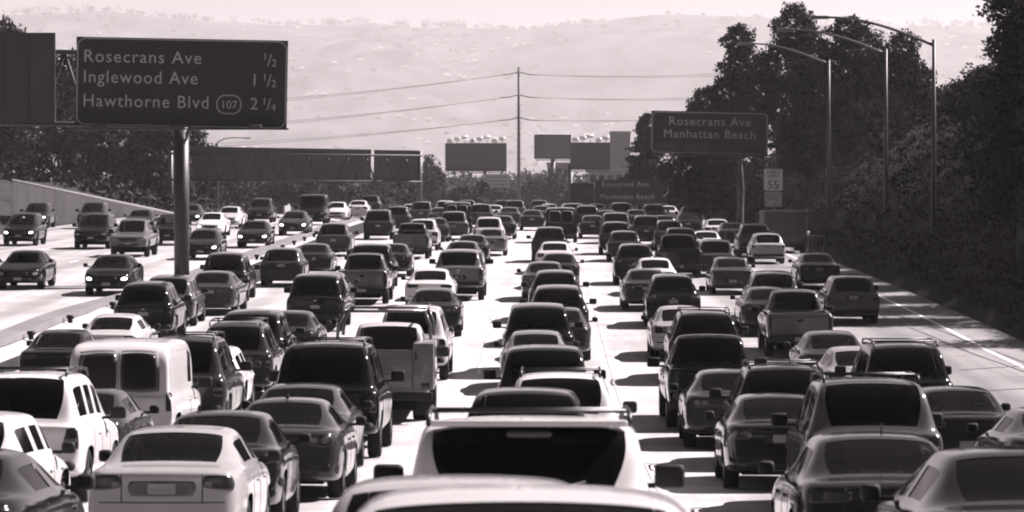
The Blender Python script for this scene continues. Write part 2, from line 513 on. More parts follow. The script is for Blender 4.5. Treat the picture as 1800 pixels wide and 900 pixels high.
def spec_van(roof=2.08, w=1.0, L=5.4, wr=.88, belt=1.12, zb=.45):
    s = spec_suv(belt=belt, roof=roof, w=w, L=L, wr=wr, zb=zb, nose=1.1, mid=3.9, r=.36)
    s['tags'] = [(2, 9, 11, (11, 12)), (7, 8, 9, (9,))]
    s['rear'] = lambda z: step(z, .58, .64, -.05, 0)
    s['back'] = 'van'; s['d11'] = .05
    st = s['st']
    st[1].update(y=.14); st[2].update(y=.18, wr=w*.93, zt=1.72); st[3].update(y=.40)
    for q in (7, 8): st[q]['y'] += .7
    return s

def tail_parts(kd, sp, bvh):
    """what the rear and the front carry: (name, mesh, material, parent)"""
    P = []
    w, b, dk = sp['w'], sp['belt'], sp['deck']
    def add(name, quad, mat, both=True, ax='r', **kw):
        P.append((name, patch(bvh, quad, ax, **kw), mat, None))
        if both: P.append((name, patch(bvh, mirq(quad), ax, **kw), mat, None))
    strip = lambda x0, x1, z, h=.012: [(x0, z - h/2), (x1, z - h/2), (x1, z + h/2), (x0, z + h/2)]
    vstr = lambda x, z0, z1, h=.012: [(x - h/2, z0), (x + h/2, z0), (x + h/2, z1), (x - h/2, z1)]
    bk = sp['back']
    if bk == 'notch':
        t, u = dk - .07, dk - .23
        st = kd.get('lamp', 'a')
        if st == 'a': q = [(.50*w, u + .01), (.90*w, u - .02), (.87*w, t - .01), (.52*w, t + .0)]
        elif st == 'b': q = [(.42*w, u + .05), (.90*w, u + .02), (.86*w, t), (.42*w, t - .02)]
        elif st == 'r': q = [(.36*w, u), (.90*w, u - .04), (.86*w, t + .01), (.45*w, t)]
        add('tail_light', q, M_LAMP, rnd=.9 if st == 'r' else .45, off=.012)
        if st == 'r':
            add('reversing_light', [(.50*w, u + .04), (.62*w, u + .04), (.62*w, t - .04), (.50*w, t - .04)], M_LAMPB, rnd=1, off=.02)
            add('reversing_light', [(.68*w, u + .03), (.80*w, u + .03), (.79*w, t - .03), (.68*w, t - .03)], M_LAMPB, rnd=1, off=.02)
        elif st == 'a':
            add('reversing_light', [(.52*w, u + .03), (.62*w, u + .02), (.62*w, u + .09), (.53*w, u + .09)], M_LAMPB, rnd=.5, off=.018)
        pz = u - .02 if not kd.get('lowplate') else .52
        rw = kd.get('rw', .27)
        add('plate_recess', [(-rw, pz - .06), (rw, pz - .06), (rw + .02, pz + .11), (-rw - .02, pz + .11)], M_BLACK if kd.get('darkrecess', 1) else plain('recess_paint', .07, .5), False, off=.004, rnd=.3)
        add('license_plate', [(-.155, pz - .03), (.155, pz - .03), (.155, pz + .09), (-.155, pz + .09)], M_PLATE, False, rnd=.1, off=.016)
        add('bumper_seam', strip(-.88*w, .88*w, .655), M_BLACK, False, off=.003, n=16, m=1, rnd=0)
        add('trunk_seam', vstr(.50*w, .66, dk - .03), M_BLACK, True, off=.003, n=1, m=10, rnd=0)
        add('bumper_insert', [(-.62*w, .36), (.62*w, .36), (.66*w, .43), (-.66*w, .43)], M_BLACK, False, off=.004, n=14)
        add('reflector', [(.60*w, .50), (.82*w, .50), (.82*w, .535), (.60*w, .535)], M_LAMP, True, off=.006, rnd=.2)
    elif bk == 'tail':
        z0, z1 = .80, b + .02
        st = kd.get('lamp', 'v')
        if st == 'v': q = [(.80*w, z0), (.945*w, z0 - .02), (.93*w, z1 - .03), (.80*w, z1 - .05)]
        elif st == 'w': q = [(.60*w, z0 + .10), (.945*w, z0 + .07), (.93*w, z1 - .05), (.62*w, z1 - .06)]
        elif st == 'h': q = [(.70*w, z0 - .02), (.945*w, z0 - .02), (.92*w, z1 - .04), (.76*w, z1 - .05)]
        add('tail_light', q, M_LAMP, rnd=.35, off=.012)
        add('reversing_light', [(q[0][0] + .02, q[0][1] + .1), (q[1][0] - .03, q[1][1] + .1), (q[1][0] - .03, q[1][1] + .16), (q[0][0] + .02, q[0][1] + .16)], M_LAMPB, rnd=.3, off=.018)
        add('plate_recess', [(-.26, .80), (.26, .80), (.28, .98), (-.28, .98)], M_BLACK, False, off=.003)
        add('license_plate', [(-.155, .82), (.155, .82), (.155, .94), (-.155, .94)], M_PLATE, False, rnd=.1, off=.014)
        add('bumper_seam', strip(-.9*w, .9*w, .745), M_BLACK, False, off=.003, n=16, m=1, rnd=0)
        add('tailgate_seam', vstr(.77*w, .76, b - .03), M_BLACK, True, off=.003, n=1, m=10, rnd=0)
        zb = sp['clr']
        add('rear_bumper', [(-.9*w, zb + .03), (.9*w, zb + .03), (.9*w, zb + .17), (-.9*w, zb + .17)], M_BLACK if kd.get('blackbumper', 1) else M_CHROME, False, off=.012, n=16, rnd=.2)
        add('emblem', [(-.05, b - .10), (.05, b - .10), (.05, b - .05), (-.05, b - .05)], M_CHROME, False, rnd=1, off=.008, n=6, m=4)
    elif bk == 'bed':
        r = dk
        add('tail_light', [(.86*w, .78), (.965*w, .78), (.955*w, r - .08), (.86*w, r - .08)], M_LAMP, rnd=.2, off=.012)
        add('tailgate_seam', vstr(.845*w, .68, r - .03, .016), M_BLACK, True, off=.003, n=1, m=10, rnd=0)
        add('tailgate_seam', strip(-.84*w, .84*w, .685, .016), M_BLACK, False, off=.003, n=16, m=1, rnd=0)
        add('tailgate_crease', strip(-.8*w, .8*w, r - .12, .02), M_BLACK, False, off=.002, n=16, m=1, rnd=0)
        if kd.get('emblem', 1):
            add('emblem', [(-.10, r - .26), (.10, r - .26), (.10, r - .17), (-.10, r - .17)], M_BLACK, False, rnd=1, off=.012)
        bm = box_bm(-w*.97, w*.97, -.12, .07, .44, .64, .03); P.append(('rear_bumper', bm_mesh(bm), M_CHROME if kd.get('chrome', 0) else M_BLACK, None))
        bm = box_bm(-.16, .16, -.135, -.115, .49, .60, .004); P.append(('license_plate', bm_mesh(bm), M_PLATE, None))
    elif bk == 'van':
        for s_ in (1, -1):
            q = [(.05, 1.24), (.70*w, 1.24), (.66*w, 1.90), (.05, 1.92)]
            f = [(.025, 1.20), (.76*w, 1.20), (.72*w, 1.95), (.025, 1.97)]
            if s_ < 0: q, f = mirq(q), mirq(f)
            P.append(('window_frame', patch(bvh, f, off=.006, rnd=.25), plain('van_window_trim', 0.09, .6), None))
            P.append(('rear_window', patch(bvh, q, off=.014, rnd=.3), 'glass', None))
        add('door_seam', vstr(0, .66, 1.99, .014), M_BLACK, False, off=.003, n=1, m=14, rnd=0)
        add('tail_light', [(.86*w, .86), (.955*w, .86), (.945*w, 1.2), (.86*w, 1.2)], M_LAMP, rnd=.25, off=.012)
        add('license_plate', [(-.62, .78), (-.31, .78), (-.31, .92), (-.62, .92)], M_PLATE, False, rnd=.1, off=.014)
        add('rear_bumper', [(-.94*w, .44), (.94*w, .44), (.94*w, .60), (-.94*w, .60)], M_BLACK, False, off=.02, n=16, rnd=.2)
        add('door_handle', [(.04, 1.06), (.16, 1.06), (.16, 1.11), (.04, 1.11)], M_BLACK, False, off=.02, rnd=.3)
    return P
def front_parts(kd, sp, bvh, lit):
    P = []
    w, b = sp['w'], sp['belt']
    top = sp['st'][-1]['zt']
    def add(name, quad, mat, both=True, **kw):
        P.append((name, patch(bvh, quad, 'f', **kw), mat, None))
        if both: P.append((name, patch(bvh, mirq(quad), 'f', **kw), mat, None))
    hz = top - .04
    add('headlight', [(.60*w, hz - .145), (.85*w, hz - .12), (.83*w, hz - .02), (.62*w, hz - .035)], M_LIT if lit else M_HEADL, rnd=.95, off=.012)
    add('grille', [(-.42*w, hz - .17), (.42*w, hz - .17), (.46*w, hz - .02), (-.46*w, hz - .02)], M_BLACK, False, rnd=.4, off=.008)
    add('air_intake', [(-.55*w, sp['clr'] + .04), (.55*w, sp['clr'] + .04), (.6*w, sp['clr'] + .15), (-.6*w, sp['clr'] + .15)], M_BLACK, False, rnd=.4, off=.006, n=14)
    add('license_plate', [(-.155, hz - .32), (.155, hz - .32), (.155, hz - .21), (-.155, hz - .21)], M_PLATE, False, rnd=.1, off=.018)
    return P
def side_parts(kd, sp, bvh):
    P = []
    w, b = sp['w'], sp['belt']
    ys = {'notch': (1.62, 2.46, 3.42), 'tail': (1.5, 2.36, 3.25), 'bed': (2.15, 2.62, 3.7), 'van': (3.0, 3.1, 4.2)}[sp['back']]
    for ax in 'st':
        for y in ys:
            P.append(('door_seam', patch(bvh, [(y - .006, .36), (y + .006, .36), (y + .006, b - .03), (y - .006, b - .03)], ax, off=.003, n=1, m=8, rnd=0), M_BLACK, None))
        for y in ys[1:]:
            P.append(('door_handle', patch(bvh, [(y - .34, b - .17), (y - .14, b - .17), (y - .14, b - .13), (y - .34, b - .13)], ax, off=.02, n=4, m=3, rnd=.4), 'paint', None))
    return P
M_RAIL = plain('roof_rail', 0.018, .4, .3)
def rail_parts(sp, high=.055):
    y0, y1, x, z = sp['rails']
    P = []
    for s_ in (1, -1):
        pts = [(s_*x, y0 - .12, z - .06), (s_*x, y0, z + high - .03), (s_*x, (y0 + y1)/2, z + high), (s_*x, y1, z + high - .04), (s_*x, y1 + .14, z - .08)]
        P.append(('roof_rail', bm_mesh(tube_bm(pts, .02, 8)), M_RAIL, None))
    for y in (y0 + .35, y1 - .45):
        P.append(('roof_crossbar', bm_mesh(tube_bm([(-x, y, z + high - .02), (x, y, z + high - .02)], .016, 6)), M_RAIL, None))
    return P

def tub(sp):
    bm = bmesh.new()
    st = sp['st']; w = sp['w']
    z1 = sp['belt'] - .16
    bm_box(bm, -w*.68, w*.68, .35, sp['L'] - .4, .24, z1 if sp['back'] != 'bed' else .70)
    if sp['back'] == 'bed':
        y = sp['mir'][0] - 1.2
        bm_box(bm, -w*.8, w*.8, y + .12, sp['L'] - 1.3, .70, sp['belt'] - .05)
    # axles and the dark wheel housings
    for y in (sp['ya'], sp['yb']):
        bm_box(bm, -w*.9, w*.9, y - .05, y + .05, sp['r'] - .06, sp['r'] + .06)
        bm_box(bm, -w*.93, w*.93, y - .42, y + .42, sp['r'] * 2 + .03, sp['r']*2 + .06)
    return bm_mesh(bm)

BUILT = {}
def build_kind(key):
    if key in BUILT: return BUILT[key]
    kd = KIND[key]; sp = kd['spec']
    bm, lay = cage(sp['st'], sp['rear'], sp['front'], sp['br'], sp['bf'], sp['tags'], sp['arches'], sp['d11'])
    pan, bvh = smooth_split(bm, 2)
    P = [('body', pan[0], 'paint', None)]
    names = {1: 'rear_window', 2: 'windshield'}
    for t in sorted(pan):
        if t: P.append((names.get(t, 'side_window'), pan[t], 'front_glass' if t == 2 else ('side_glass' if t >= 3 else 'glass'), None))
    P.append(('underbody', tub(sp), M_UNDER, None))
    for s_ in (1, -1):
        P.append(('side_mirror', mirror_mesh(s_, kd.get('mirror', .86)), 'mirror', ('loc', (s_ * (sp['w'] - .02), sp['mir'][0], sp['mir'][1]))))
    wh, rm = wheel_mesh(sp['r'], .235), rim_mesh(sp['r'], .235)
    for y in (sp['ya'], sp['yb']):
        for s_ in (1, -1):
            P.append(('wheel', wh, M_TYRE, ('loc', (s_ * (sp['w'] - .14), y, sp['r']))))
            P.append(('rim', rm, M_RIM, 'sub'))
    P += tail_parts(kd, sp, bvh)
    front = {lit: front_parts(kd, sp, bvh, lit) for lit in (False, True)}
    side = side_parts(kd, sp, bvh)
    for f in kd.get('extra', []): P += f(sp, bvh)
    # seats seen through clear glass
    y0 = sp['mir'][0] - 1.05; z0 = sp['belt'] - .38
    seats = [('seat', seat_mesh(.37, y0, z0), M_SEAT, None), ('seat', seat_mesh(-.37, y0, z0), M_SEAT, None)]
    if sp['back'] in ('notch', 'tail'):
        seats.append(('rear_seat', seat_mesh(0, y0 - .95, z0 - .02, bench=.62), M_SEAT, None))
    BUILT[key] = dict(P=P, front=front, side=side, seats=seats, sp=sp, kd=kd)
    return BUILT[key]
NEAR_DROP = {'rim', 'door_seam', 'door_handle', 'trunk_seam', 'tailgate_seam', 'bumper_seam', 'reflector', 'reversing_light', 'bumper_insert', 'tailgate_crease', 'emblem', 'roof_crossbar', 'plate_recess'}
def place_car(key, px, D, tone, label, cat=None, name=None, oncoming=False, lit=False, gl='t', group=None, rails=False, yaw=0.0, scale=(1, 1, 1), X=None, mir=None, extra=None, seats=None):
    B = build_kind(key); sp = B['sp']
    L = sp['L'] * scale[1]
    x = (px - VX) * D / F if X is None else X
    y0, y1 = D, D + L
    pitch = atan2(road_z(x, y1) - road_z(x, y0), L)
    kd = B['kd']
    t = thing(name or kd['name'], label, cat or kd['cat'], group=group)
    t.scale = scale
    if oncoming:
        t.location = (x, D + L, road_z(x, D + L) + .01); t.rotation_euler = (-pitch, 0, pi + yaw)
    else:
        t.location = (x, D, road_z(x, D) + .01); t.rotation_euler = (pitch, 0, yaw)
    lod = D > 150
    parts = [p for p in B['P'] if not (lod and p[0] in NEAR_DROP)]
    if oncoming or not lod: parts = parts + B['front'][lit]
    if not lod: parts = parts + B['side']
    if rails and sp['rails']: parts = parts + [p for p in RAILS(key) if not (lod and p[0] in NEAR_DROP)]
    if gl != 'd' and D < 150 or seats: parts = parts + B['seats']
    if extra: parts = parts + extra
    prev = None
    for nm, me, mat, par in parts:
        if mat == 'paint': mat = paint(tone)
        elif mat == 'glass': mat = GL[gl]
        elif mat in ('front_glass', 'side_glass'): mat = G_CLEAR if (gl == 'c' or mat == 'front_glass') else GL[gl]
        elif mat == 'mirror': mat = M_BLACK
        if par == 'sub': o = obj(nm, me, mat, prev)
        else:
            o = obj(nm, me, mat, t)
            if par: o.location = par[1]
        if par != 'sub': prev = o
    return t
_R = {}
def RAILS(key):
    if key not in _R: _R[key] = rail_parts(KIND[key]['spec'])
    return _R[key]
# ------------------------------------------------------------------ setting: terrain, road, markings
rnd = random.Random(7)
def noise2(x, y, s): return noise.noise(Vector((x / s, y / s, 3.1)))
def concrete():
    m, t, b = newmat('road_concrete')
    b.inputs['Roughness'].default_value = 0.75
    b.inputs['Specular IOR Level'].default_value = 0.3
    tc = t.nodes.new('ShaderNodeTexCoord')
    mp = t.nodes.new('ShaderNodeMapping'); mp.inputs['Scale'].default_value = (1.0, .06, 1)
    n1 = t.nodes.new('ShaderNodeTexNoise'); n1.inputs['Scale'].default_value = 1.4; n1.inputs['Detail'].default_value = 6
    n2 = t.nodes.new('ShaderNodeTexNoise'); n2.inputs['Scale'].default_value = .35; n2.inputs['Detail'].default_value = 8
    n3 = t.nodes.new('ShaderNodeTexNoise'); n3.inputs['Scale'].default_value = 9; n3.inputs['Detail'].default_value = 4
    t.links.new(tc.outputs['Object'], mp.inputs[0]); t.links.new(mp.outputs[0], n1.inputs['Vector'])
    t.links.new(tc.outputs['Object'], n2.inputs['Vector']); t.links.new(tc.outputs['Object'], n3.inputs['Vector'])
    # oil-darkened middle of every lane, and the right hand lanes more worn
    sx = t.nodes.new('ShaderNodeSeparateXYZ'); t.links.new(tc.outputs['Object'], sx.inputs[0])
    m1 = t.nodes.new('ShaderNodeMath'); m1.operation = 'MULTIPLY'; m1.inputs[1].default_value = 2*pi/3.6
    t.links.new(sx.outputs['X'], m1.inputs[0])
    m2 = t.nodes.new('ShaderNodeMath'); m2.operation = 'COSINE'; t.links.new(m1.outputs[0], m2.inputs[0])
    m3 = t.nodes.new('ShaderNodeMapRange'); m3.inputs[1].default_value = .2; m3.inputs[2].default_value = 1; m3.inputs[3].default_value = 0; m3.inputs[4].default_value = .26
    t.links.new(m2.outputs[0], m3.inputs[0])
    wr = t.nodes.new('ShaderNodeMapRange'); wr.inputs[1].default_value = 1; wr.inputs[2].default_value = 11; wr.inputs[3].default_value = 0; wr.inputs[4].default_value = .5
    t.links.new(sx.outputs['X'], wr.inputs[0])
    def rng(node, lo, hi):
        r = t.nodes.new('ShaderNodeMapRange'); r.inputs[1].default_value = .3; r.inputs[2].default_value = .7; r.inputs[3].default_value = lo; r.inputs[4].default_value = hi
        t.links.new(node.outputs['Fac'], r.inputs[0]); return r
    def mul(a, b_):
        q = t.nodes.new('ShaderNodeMath'); q.operation = 'MULTIPLY'; t.links.new(a, q.inputs[0]); t.links.new(b_, q.inputs[1]); return q.outputs[0]
    def inv(a):
        q = t.nodes.new('ShaderNodeMath'); q.operation = 'SUBTRACT'; q.inputs[0].default_value = 1; t.links.new(a, q.inputs[1]); return q.outputs[0]
    v = mul(rng(n1, .78, 1.14).outputs[0], rng(n2, .80, 1.12).outputs[0]); v = mul(v, rng(n3, .93, 1.06).outputs[0])
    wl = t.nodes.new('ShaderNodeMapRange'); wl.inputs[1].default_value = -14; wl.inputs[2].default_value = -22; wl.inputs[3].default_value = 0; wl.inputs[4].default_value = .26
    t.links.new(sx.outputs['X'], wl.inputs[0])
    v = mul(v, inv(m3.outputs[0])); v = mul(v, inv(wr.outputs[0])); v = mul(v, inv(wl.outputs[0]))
    mx = t.nodes.new('ShaderNodeMix'); mx.data_type = 'RGBA'; mx.blend_type = 'MULTIPLY'; mx.inputs[0].default_value = 1
    mx.inputs[6].default_value = G(.45)
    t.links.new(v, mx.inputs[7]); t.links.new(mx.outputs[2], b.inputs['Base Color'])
    return m
M_ROAD = concrete()
ys = [-40 + i*4 for i in range(28)] + [72 + i*3 for i in range(120)] + [440 + 20*i for i in range(18)]
def strip_mesh(name, x0, x1, y0, y1, dz, nx=1, step=3.0):
    n = max(1, int((y1 - y0) / step)); yy = [y0 + (y1 - y0)*i/n for i in range(n + 1)]
    xx = [x0 + (x1 - x0)*i/nx for i in range(nx + 1)]
    return grid_mesh(name, xx, yy, lambda x, y: road_z(x, y) + dz)
def struct(name, me, mat): return tag(obj(name, me, mat), kind='structure')
# terrain: one sheet to the hills; a planted bank on the right, a lower one on the far left
def bank_h(x, y):
    h = 0
    e0 = 14.9 + .35 * sin(y / 17.0)
    top = 12.0 * min(1, max(0, (y - 20) / 70)) * (1 - min(1, max(0, (y - 300) / 160)))
    if x > e0: h += top * (1 - math.exp(-(x - e0) * 1.3 / max(top, .1))) if top > .05 else 0
    if x < -36:
        tl = 3.0 * min(1, max(0, (y - 120)/120)) * (1 - min(1, max(0, (y - 480)/200)))
        h += tl * min(1, (-36 - x) / 9.0)
    if h: h *= 1 + .10 * noise2(x, y, 6)
    return h
def terrain_z(x, y):
    xx = min(max(x, -60), 60)
    return road_z(xx, y) - .05 + bank_h(x, y) + (noise2(x, y, 900) * 6 if y > 900 else 0)
txs = [-6000, -3000, -1200, -500, -200, -90, -60] + [-52 + i*2 for i in range(26)] + [0, 6, 12] + [14.0 + i*.8 for i in range(40)] + [50, 60, 80, 130, 250, 600, 1500, 3500, 6000]
tys = [-150, -80, -40] + [-20 + 6*i for i in range(14)] + [66 + 3*i for i in range(100)] + [370 + 15*i for i in range(22)] + [720, 800, 950, 1200, 1700, 2500, 4000, 6000, 8000, 11000, 14000]
M_EARTH = plain('earth_and_scrub', .03, .95, spec=.1, var=.5, vscale=.35, bump=.6)
struct('ground', grid_mesh('ground', txs, tys, terrain_z), M_EARTH)
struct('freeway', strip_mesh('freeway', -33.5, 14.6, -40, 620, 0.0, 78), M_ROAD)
M_ASPH = plain('shoulder_asphalt', .17, .85, spec=.2, var=.25, vscale=.8)
M_LINE = plain('road_paint', .75, .6, var=.12, vscale=2.5)
M_DARK_LINE = plain('dark_line', .07, .6, var=.3, vscale=2)
struct('edge_line', strip_mesh('l', 12.95, 13.10, -20, 420, .006), M_LINE)
struct('edge_line', strip_mesh('l', -13.25, -13.10, 100, 420, .006), M_LINE)
for x in (1.8, 5.45, 9.1, -1.8, -5.45, -9.1, -18.6, -22.2, -25.8):
    vs, fs = [], []
    y = -18.0 + (x * 7.3) % 12
    while y < 330:
        m = strip_mesh('d', x - .06, x + .06, y, y + 3.0, .006, 1, 1.5)
        k = len(vs); vs += [tuple(v.co) for v in m.vertices]; fs += [[k + q for q in p.vertices] for p in m.polygons]; bpy.data.meshes.remove(m)
        y += 12.2
    struct('lane_line', mesh_np('lane_line', vs, fs), M_LINE)
for x in (1.72, -1.88, 5.4, 9.05, 12.4):
    struct('pavement_joint', strip_mesh('j', x - .007, x + .007, -20, 330, .004), plain('joint_filler', .2, .8))
# transverse joints, hairline
for i in range(0, 40):
    y = 34 + i * 4.6 + rnd.uniform(-.3, .3)
    struct('pavement_joint', grid_mesh('j', [-12.5 + k*1.3 for k in range(21)], [y, y + .022], lambda x, yy: road_z(x, yy) + .0045), M_DARK_LINE)
# narrow dark lines wandering over the right shoulder
for (x0, y0, x1, y1) in ((13.6, 70, 11.6, 118), (14.3, 74, 12.2, 122), (10.9, 84, 14.4, 87), (11.2, 92, 14.5, 95)):
    n = 14; vs = []; fs = []
    for i in range(n + 1):
        t = i / n; x = x0 + (x1 - x0)*t + .12*noise2(t*9, x0, 1); y = y0 + (y1 - y0)*t
        d = .04 if abs(x1 - x0) < 3 else .0
        for s in (-1, 1): vs.append((x + s*.035, y + (s*.12 if not d else 0), road_z(x, y) + .0085))
    fs = [(2*i, 2*i+1, 2*i+3, 2*i+2) for i in range(n)]
    struct('dark_line', mesh_np('t', vs, fs), M_DARK_LINE)

# ---- raised grey median strip with small posts along its near side
M_CONC = plain('median_surface', .17, .9, spec=.1, var=.16, vscale=.5, bump=.1)
prof = [(-.42, -.05), (-.40, .13), (-.34, .15), (.34, .13), (.40, .11), (.42, -.05)]
n = 150; vs = []; fs = []
for i in range(n + 1):
    y = 60 + 240 * i / n
    for a, b in prof: vs.append((barx(y) + a, y, road_z(barx(y) + a, y) + b))
m = len(prof)
for i in range(n):
    for k in range(m - 1): fs.append((i*m + k, i*m + k + 1, (i+1)*m + k + 1, (i+1)*m + k))
fs.append(tuple(range(m))); fs.append(tuple(range(n*m, n*m + m))[::-1])
struct('median_strip', mesh_np('median_strip', vs, fs), M_CONC)
post = bm_mesh(tube_bm([(0, 0, 0), (0, 0, .14)], .08, 10)); plate = bm_mesh(tube_bm([(0, 0, .14), (0, 0, .26)], .12, 10))
for i in range(18):
    y = 84 + i * 8.2
    t = thing('median_post', 'little dark post standing along the near side of the grey median strip', 'marker post', (barx(y) + .62, y, road_z(barx(y) + .62, y)), group='small posts along the median')
    obj('stem', post, M_BLACK, t); obj('cap', plate, M_BLACK, t)

# ---- retaining wall at the far left
M_WALL = plain('wall_concrete', .05, .9, spec=.1, var=.2, vscale=.5)
A, B = at(18, 318, 232), at(322, 380, 305)
n = 24; vs = []; fs = []
for i in range(n + 1):
    p = A.lerp(B, i / n)
    for dy, z in ((0, road_z(p.x, p.y) - .3), (0, p.z), (.35, p.z), (.35, road_z(p.x, p.y) - .3)): vs.append((p.x + dy*.3, p.y + dy, z))
for i in range(n):
    for k in range(3): fs.append((i*4+k, (i+1)*4+k, (i+1)*4+k+1, i*4+k+1))
fs += [(0, 1, 2, 3), tuple(n*4 + k for k in (3, 2, 1, 0))]
wall = thing('retaining_wall', 'long concrete retaining wall sloping down to the right behind the oncoming cars', 'wall')
obj('wall_face', mesh_np('w', vs, fs), M_WALL, wall)
obj('coping', tube_bm([A + Vector((0, -.05, .05)), B + Vector((0, -.05, .05))], .13, 6), plain('coping_concrete', .14, .8), wall)

# ------------------------------------------------------------------ hills
def hill_z(x, y):
    t = (y - 7600) / 2300
    t = min(max(t, 0), 1); e = t*t*(3 - 2*t)
    crest = 496 + 34*noise2(x, 0, 700) + 12*noise2(x, 50, 160) - 20 * math.exp(-((x - 10) / 170.0)**2) + 42 * math.exp(-((x + 1450) / 500.0)**2)
    z = crest * (e * .86 + t * .14) + 120 * noise2(x, y, 900) * t * (1 - t) * 3 + 52 * noise2(x, y, 330) * t * (1-t) * 3
    if y > 9900: z -= (y - 9900) * .05
    return z - 16
hx = [-3600 + i * 36 for i in range(201)]; hy = [7500 + i * 60 for i in range(40)] + [10000, 10400, 11200]
M_HILL = plain('dry_hillside', .075, .95, spec=.0, var=.9, vscale=.009)
struct('hills', grid_mesh('hills', hx, hy, hill_z), M_HILL)
r2 = np.random.RandomState(5)
def boxes_on_hill(n, smin, smax, hmin, hmax, seed):
    r = np.random.RandomState(seed); vs = []; fs = []
    for i in range(n):
        y = r.uniform(7900, 9880); x = r.uniform(-2300, 2300)
        # streets follow the contours: rows of houses
        y = round(y / 130) * 130 + r.normal(0, 12)
        if noise2(x, y, 420) < .05: continue
        w, d, h = r.uniform(smin, smax), r.uniform(smin, smax), r.uniform(hmin, hmax); z = hill_z(x, y) - 3; k = len(vs)
        vs += [(x-w, y-d, z), (x+w, y-d, z), (x+w, y+d, z), (x-w, y+d, z), (x-w, y-d, z+h+3), (x+w, y-d, z+h+3), (x+w, y+d, z+h+3), (x-w, y+d, z+h+3), (x-w, y, z+h+7), (x+w, y, z+h+7)]
        fs += [(k, k+1, k+5, k+4), (k+1, k+2, k+6, k+9, k+5), (k+2, k+3, k+7, k+6), (k+3, k, k+4, k+8, k+7), (k+4, k+5, k+9, k+8), (k+7, k+8, k+9, k+6)]
    return mesh_np('houses', vs, fs)
tag(obj('hillside_houses', boxes_on_hill(900, 4, 8, 2, 4, 3), plain('house_walls', .36, .6, var=.3, vscale=.01)), 'pale houses scattered over the hazy hills', 'houses', kind='stuff')
# ridge and slope trees: loose leafy clumps of flat faces
def leaf_cloud(lobes, size, seed, gap=.0, gs=1.5):
    r = np.random.RandomState(seed); V = []; N = 0
    for (cx, cy, cz, rx, ry, rz, n) in lobes:
        n = int(n)
        d = r.normal(size=(n, 3)); d /= np.linalg.norm(d, axis=1)[:, None] + 1e-9
        rad = r.uniform(.15, 1, n) ** .38
        wob = 1 + .20 * np.sin(d[:, 0]*5 + cx) * np.cos(d[:, 2]*6 + cy) + .13*np.sin(d[:, 1]*11 + d[:, 2]*9 + cz)
        p = d * (rad * wob)[:, None] * np.array([rx, ry, rz]) + np.array([cx, cy, cz])
        if gap > 0:
            f = np.sin(p[:, 0]/gs*2.1 + cz) + np.sin(p[:, 1]/gs*1.9 + cx) + np.sin(p[:, 2]/gs*2.3 + p[:, 0]/gs)
            p = p[f > -2.2 + gap*2]
        V.append(p)
    p = np.concatenate(V); n = len(p)
    a = r.normal(size=(n, 3)); a /= np.linalg.norm(a, axis=1)[:, None]
    b = np.cross(a, r.normal(size=(n, 3))); b /= np.linalg.norm(b, axis=1)[:, None]
    s = size * r.uniform(.55, 1.35, n)[:, None]
    v = np.stack([p - a*s, p + b*s*.55, p + a*s, p - b*s*.55], 1).reshape(-1, 3)
    me = bpy.data.meshes.new('leaves')
    me.vertices.add(4*n); me.vertices.foreach_set('co', v.ravel())
    me.loops.add(4*n); me.loops.foreach_set('vertex_index', np.arange(4*n, dtype=np.int32))
    me.polygons.add(n); me.polygons.foreach_set('loop_start', np.arange(0, 4*n, 4, dtype=np.int32))
    me.update(calc_edges=True); me.validate()
    return me
def leafmat(name, v):
    if name in MATS: return MATS[name]
    m, t, b = newmat(name)
    b.inputs['Roughness'].default_value = .85; b.inputs['Specular IOR Level'].default_value = .04
    g = t.nodes.new('ShaderNodeNewGeometry')
    mr = t.nodes.new('ShaderNodeMapRange'); mr.inputs[3].default_value = .65; mr.inputs[4].default_value = 1.35
    t.links.new(g.outputs['Random Per Island'], mr.inputs[0])
    mx = t.nodes.new('ShaderNodeMix'); mx.data_type = 'RGBA'; mx.blend_type = 'MULTIPLY'; mx.inputs[0].default_value = 1
    mx.inputs[6].default_value = G(v)
    t.links.new(mr.outputs[0], mx.inputs[7]); t.links.new(mx.outputs[2], b.inputs['Base Color'])
    MATS[name] = m; return m
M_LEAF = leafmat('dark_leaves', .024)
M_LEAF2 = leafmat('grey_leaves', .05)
M_BARK = plain('bark', .09, .9, spec=.1, var=.4, vscale=2, bump=.4)
lob = []
for i in range(900):
    ridge = i < 330
    x = r2.uniform(-2300, 2300); y = (9900 + r2.uniform(-60, 20)) if ridge else r2.uniform(7900, 9700)
    s = r2.uniform(4, 11) * (1.35 if ridge else 1.0)
    lob.append((x, y, hill_z(x, y) + s*.7, s*1.5, s, s*.8, 34))
tag(obj('hillside_trees', leaf_cloud(lob, 3.2, 11), leafmat('hill_leaves', .05)), 'dark trees dotted over the hazy hills and along the ridge', 'trees', kind='stuff')

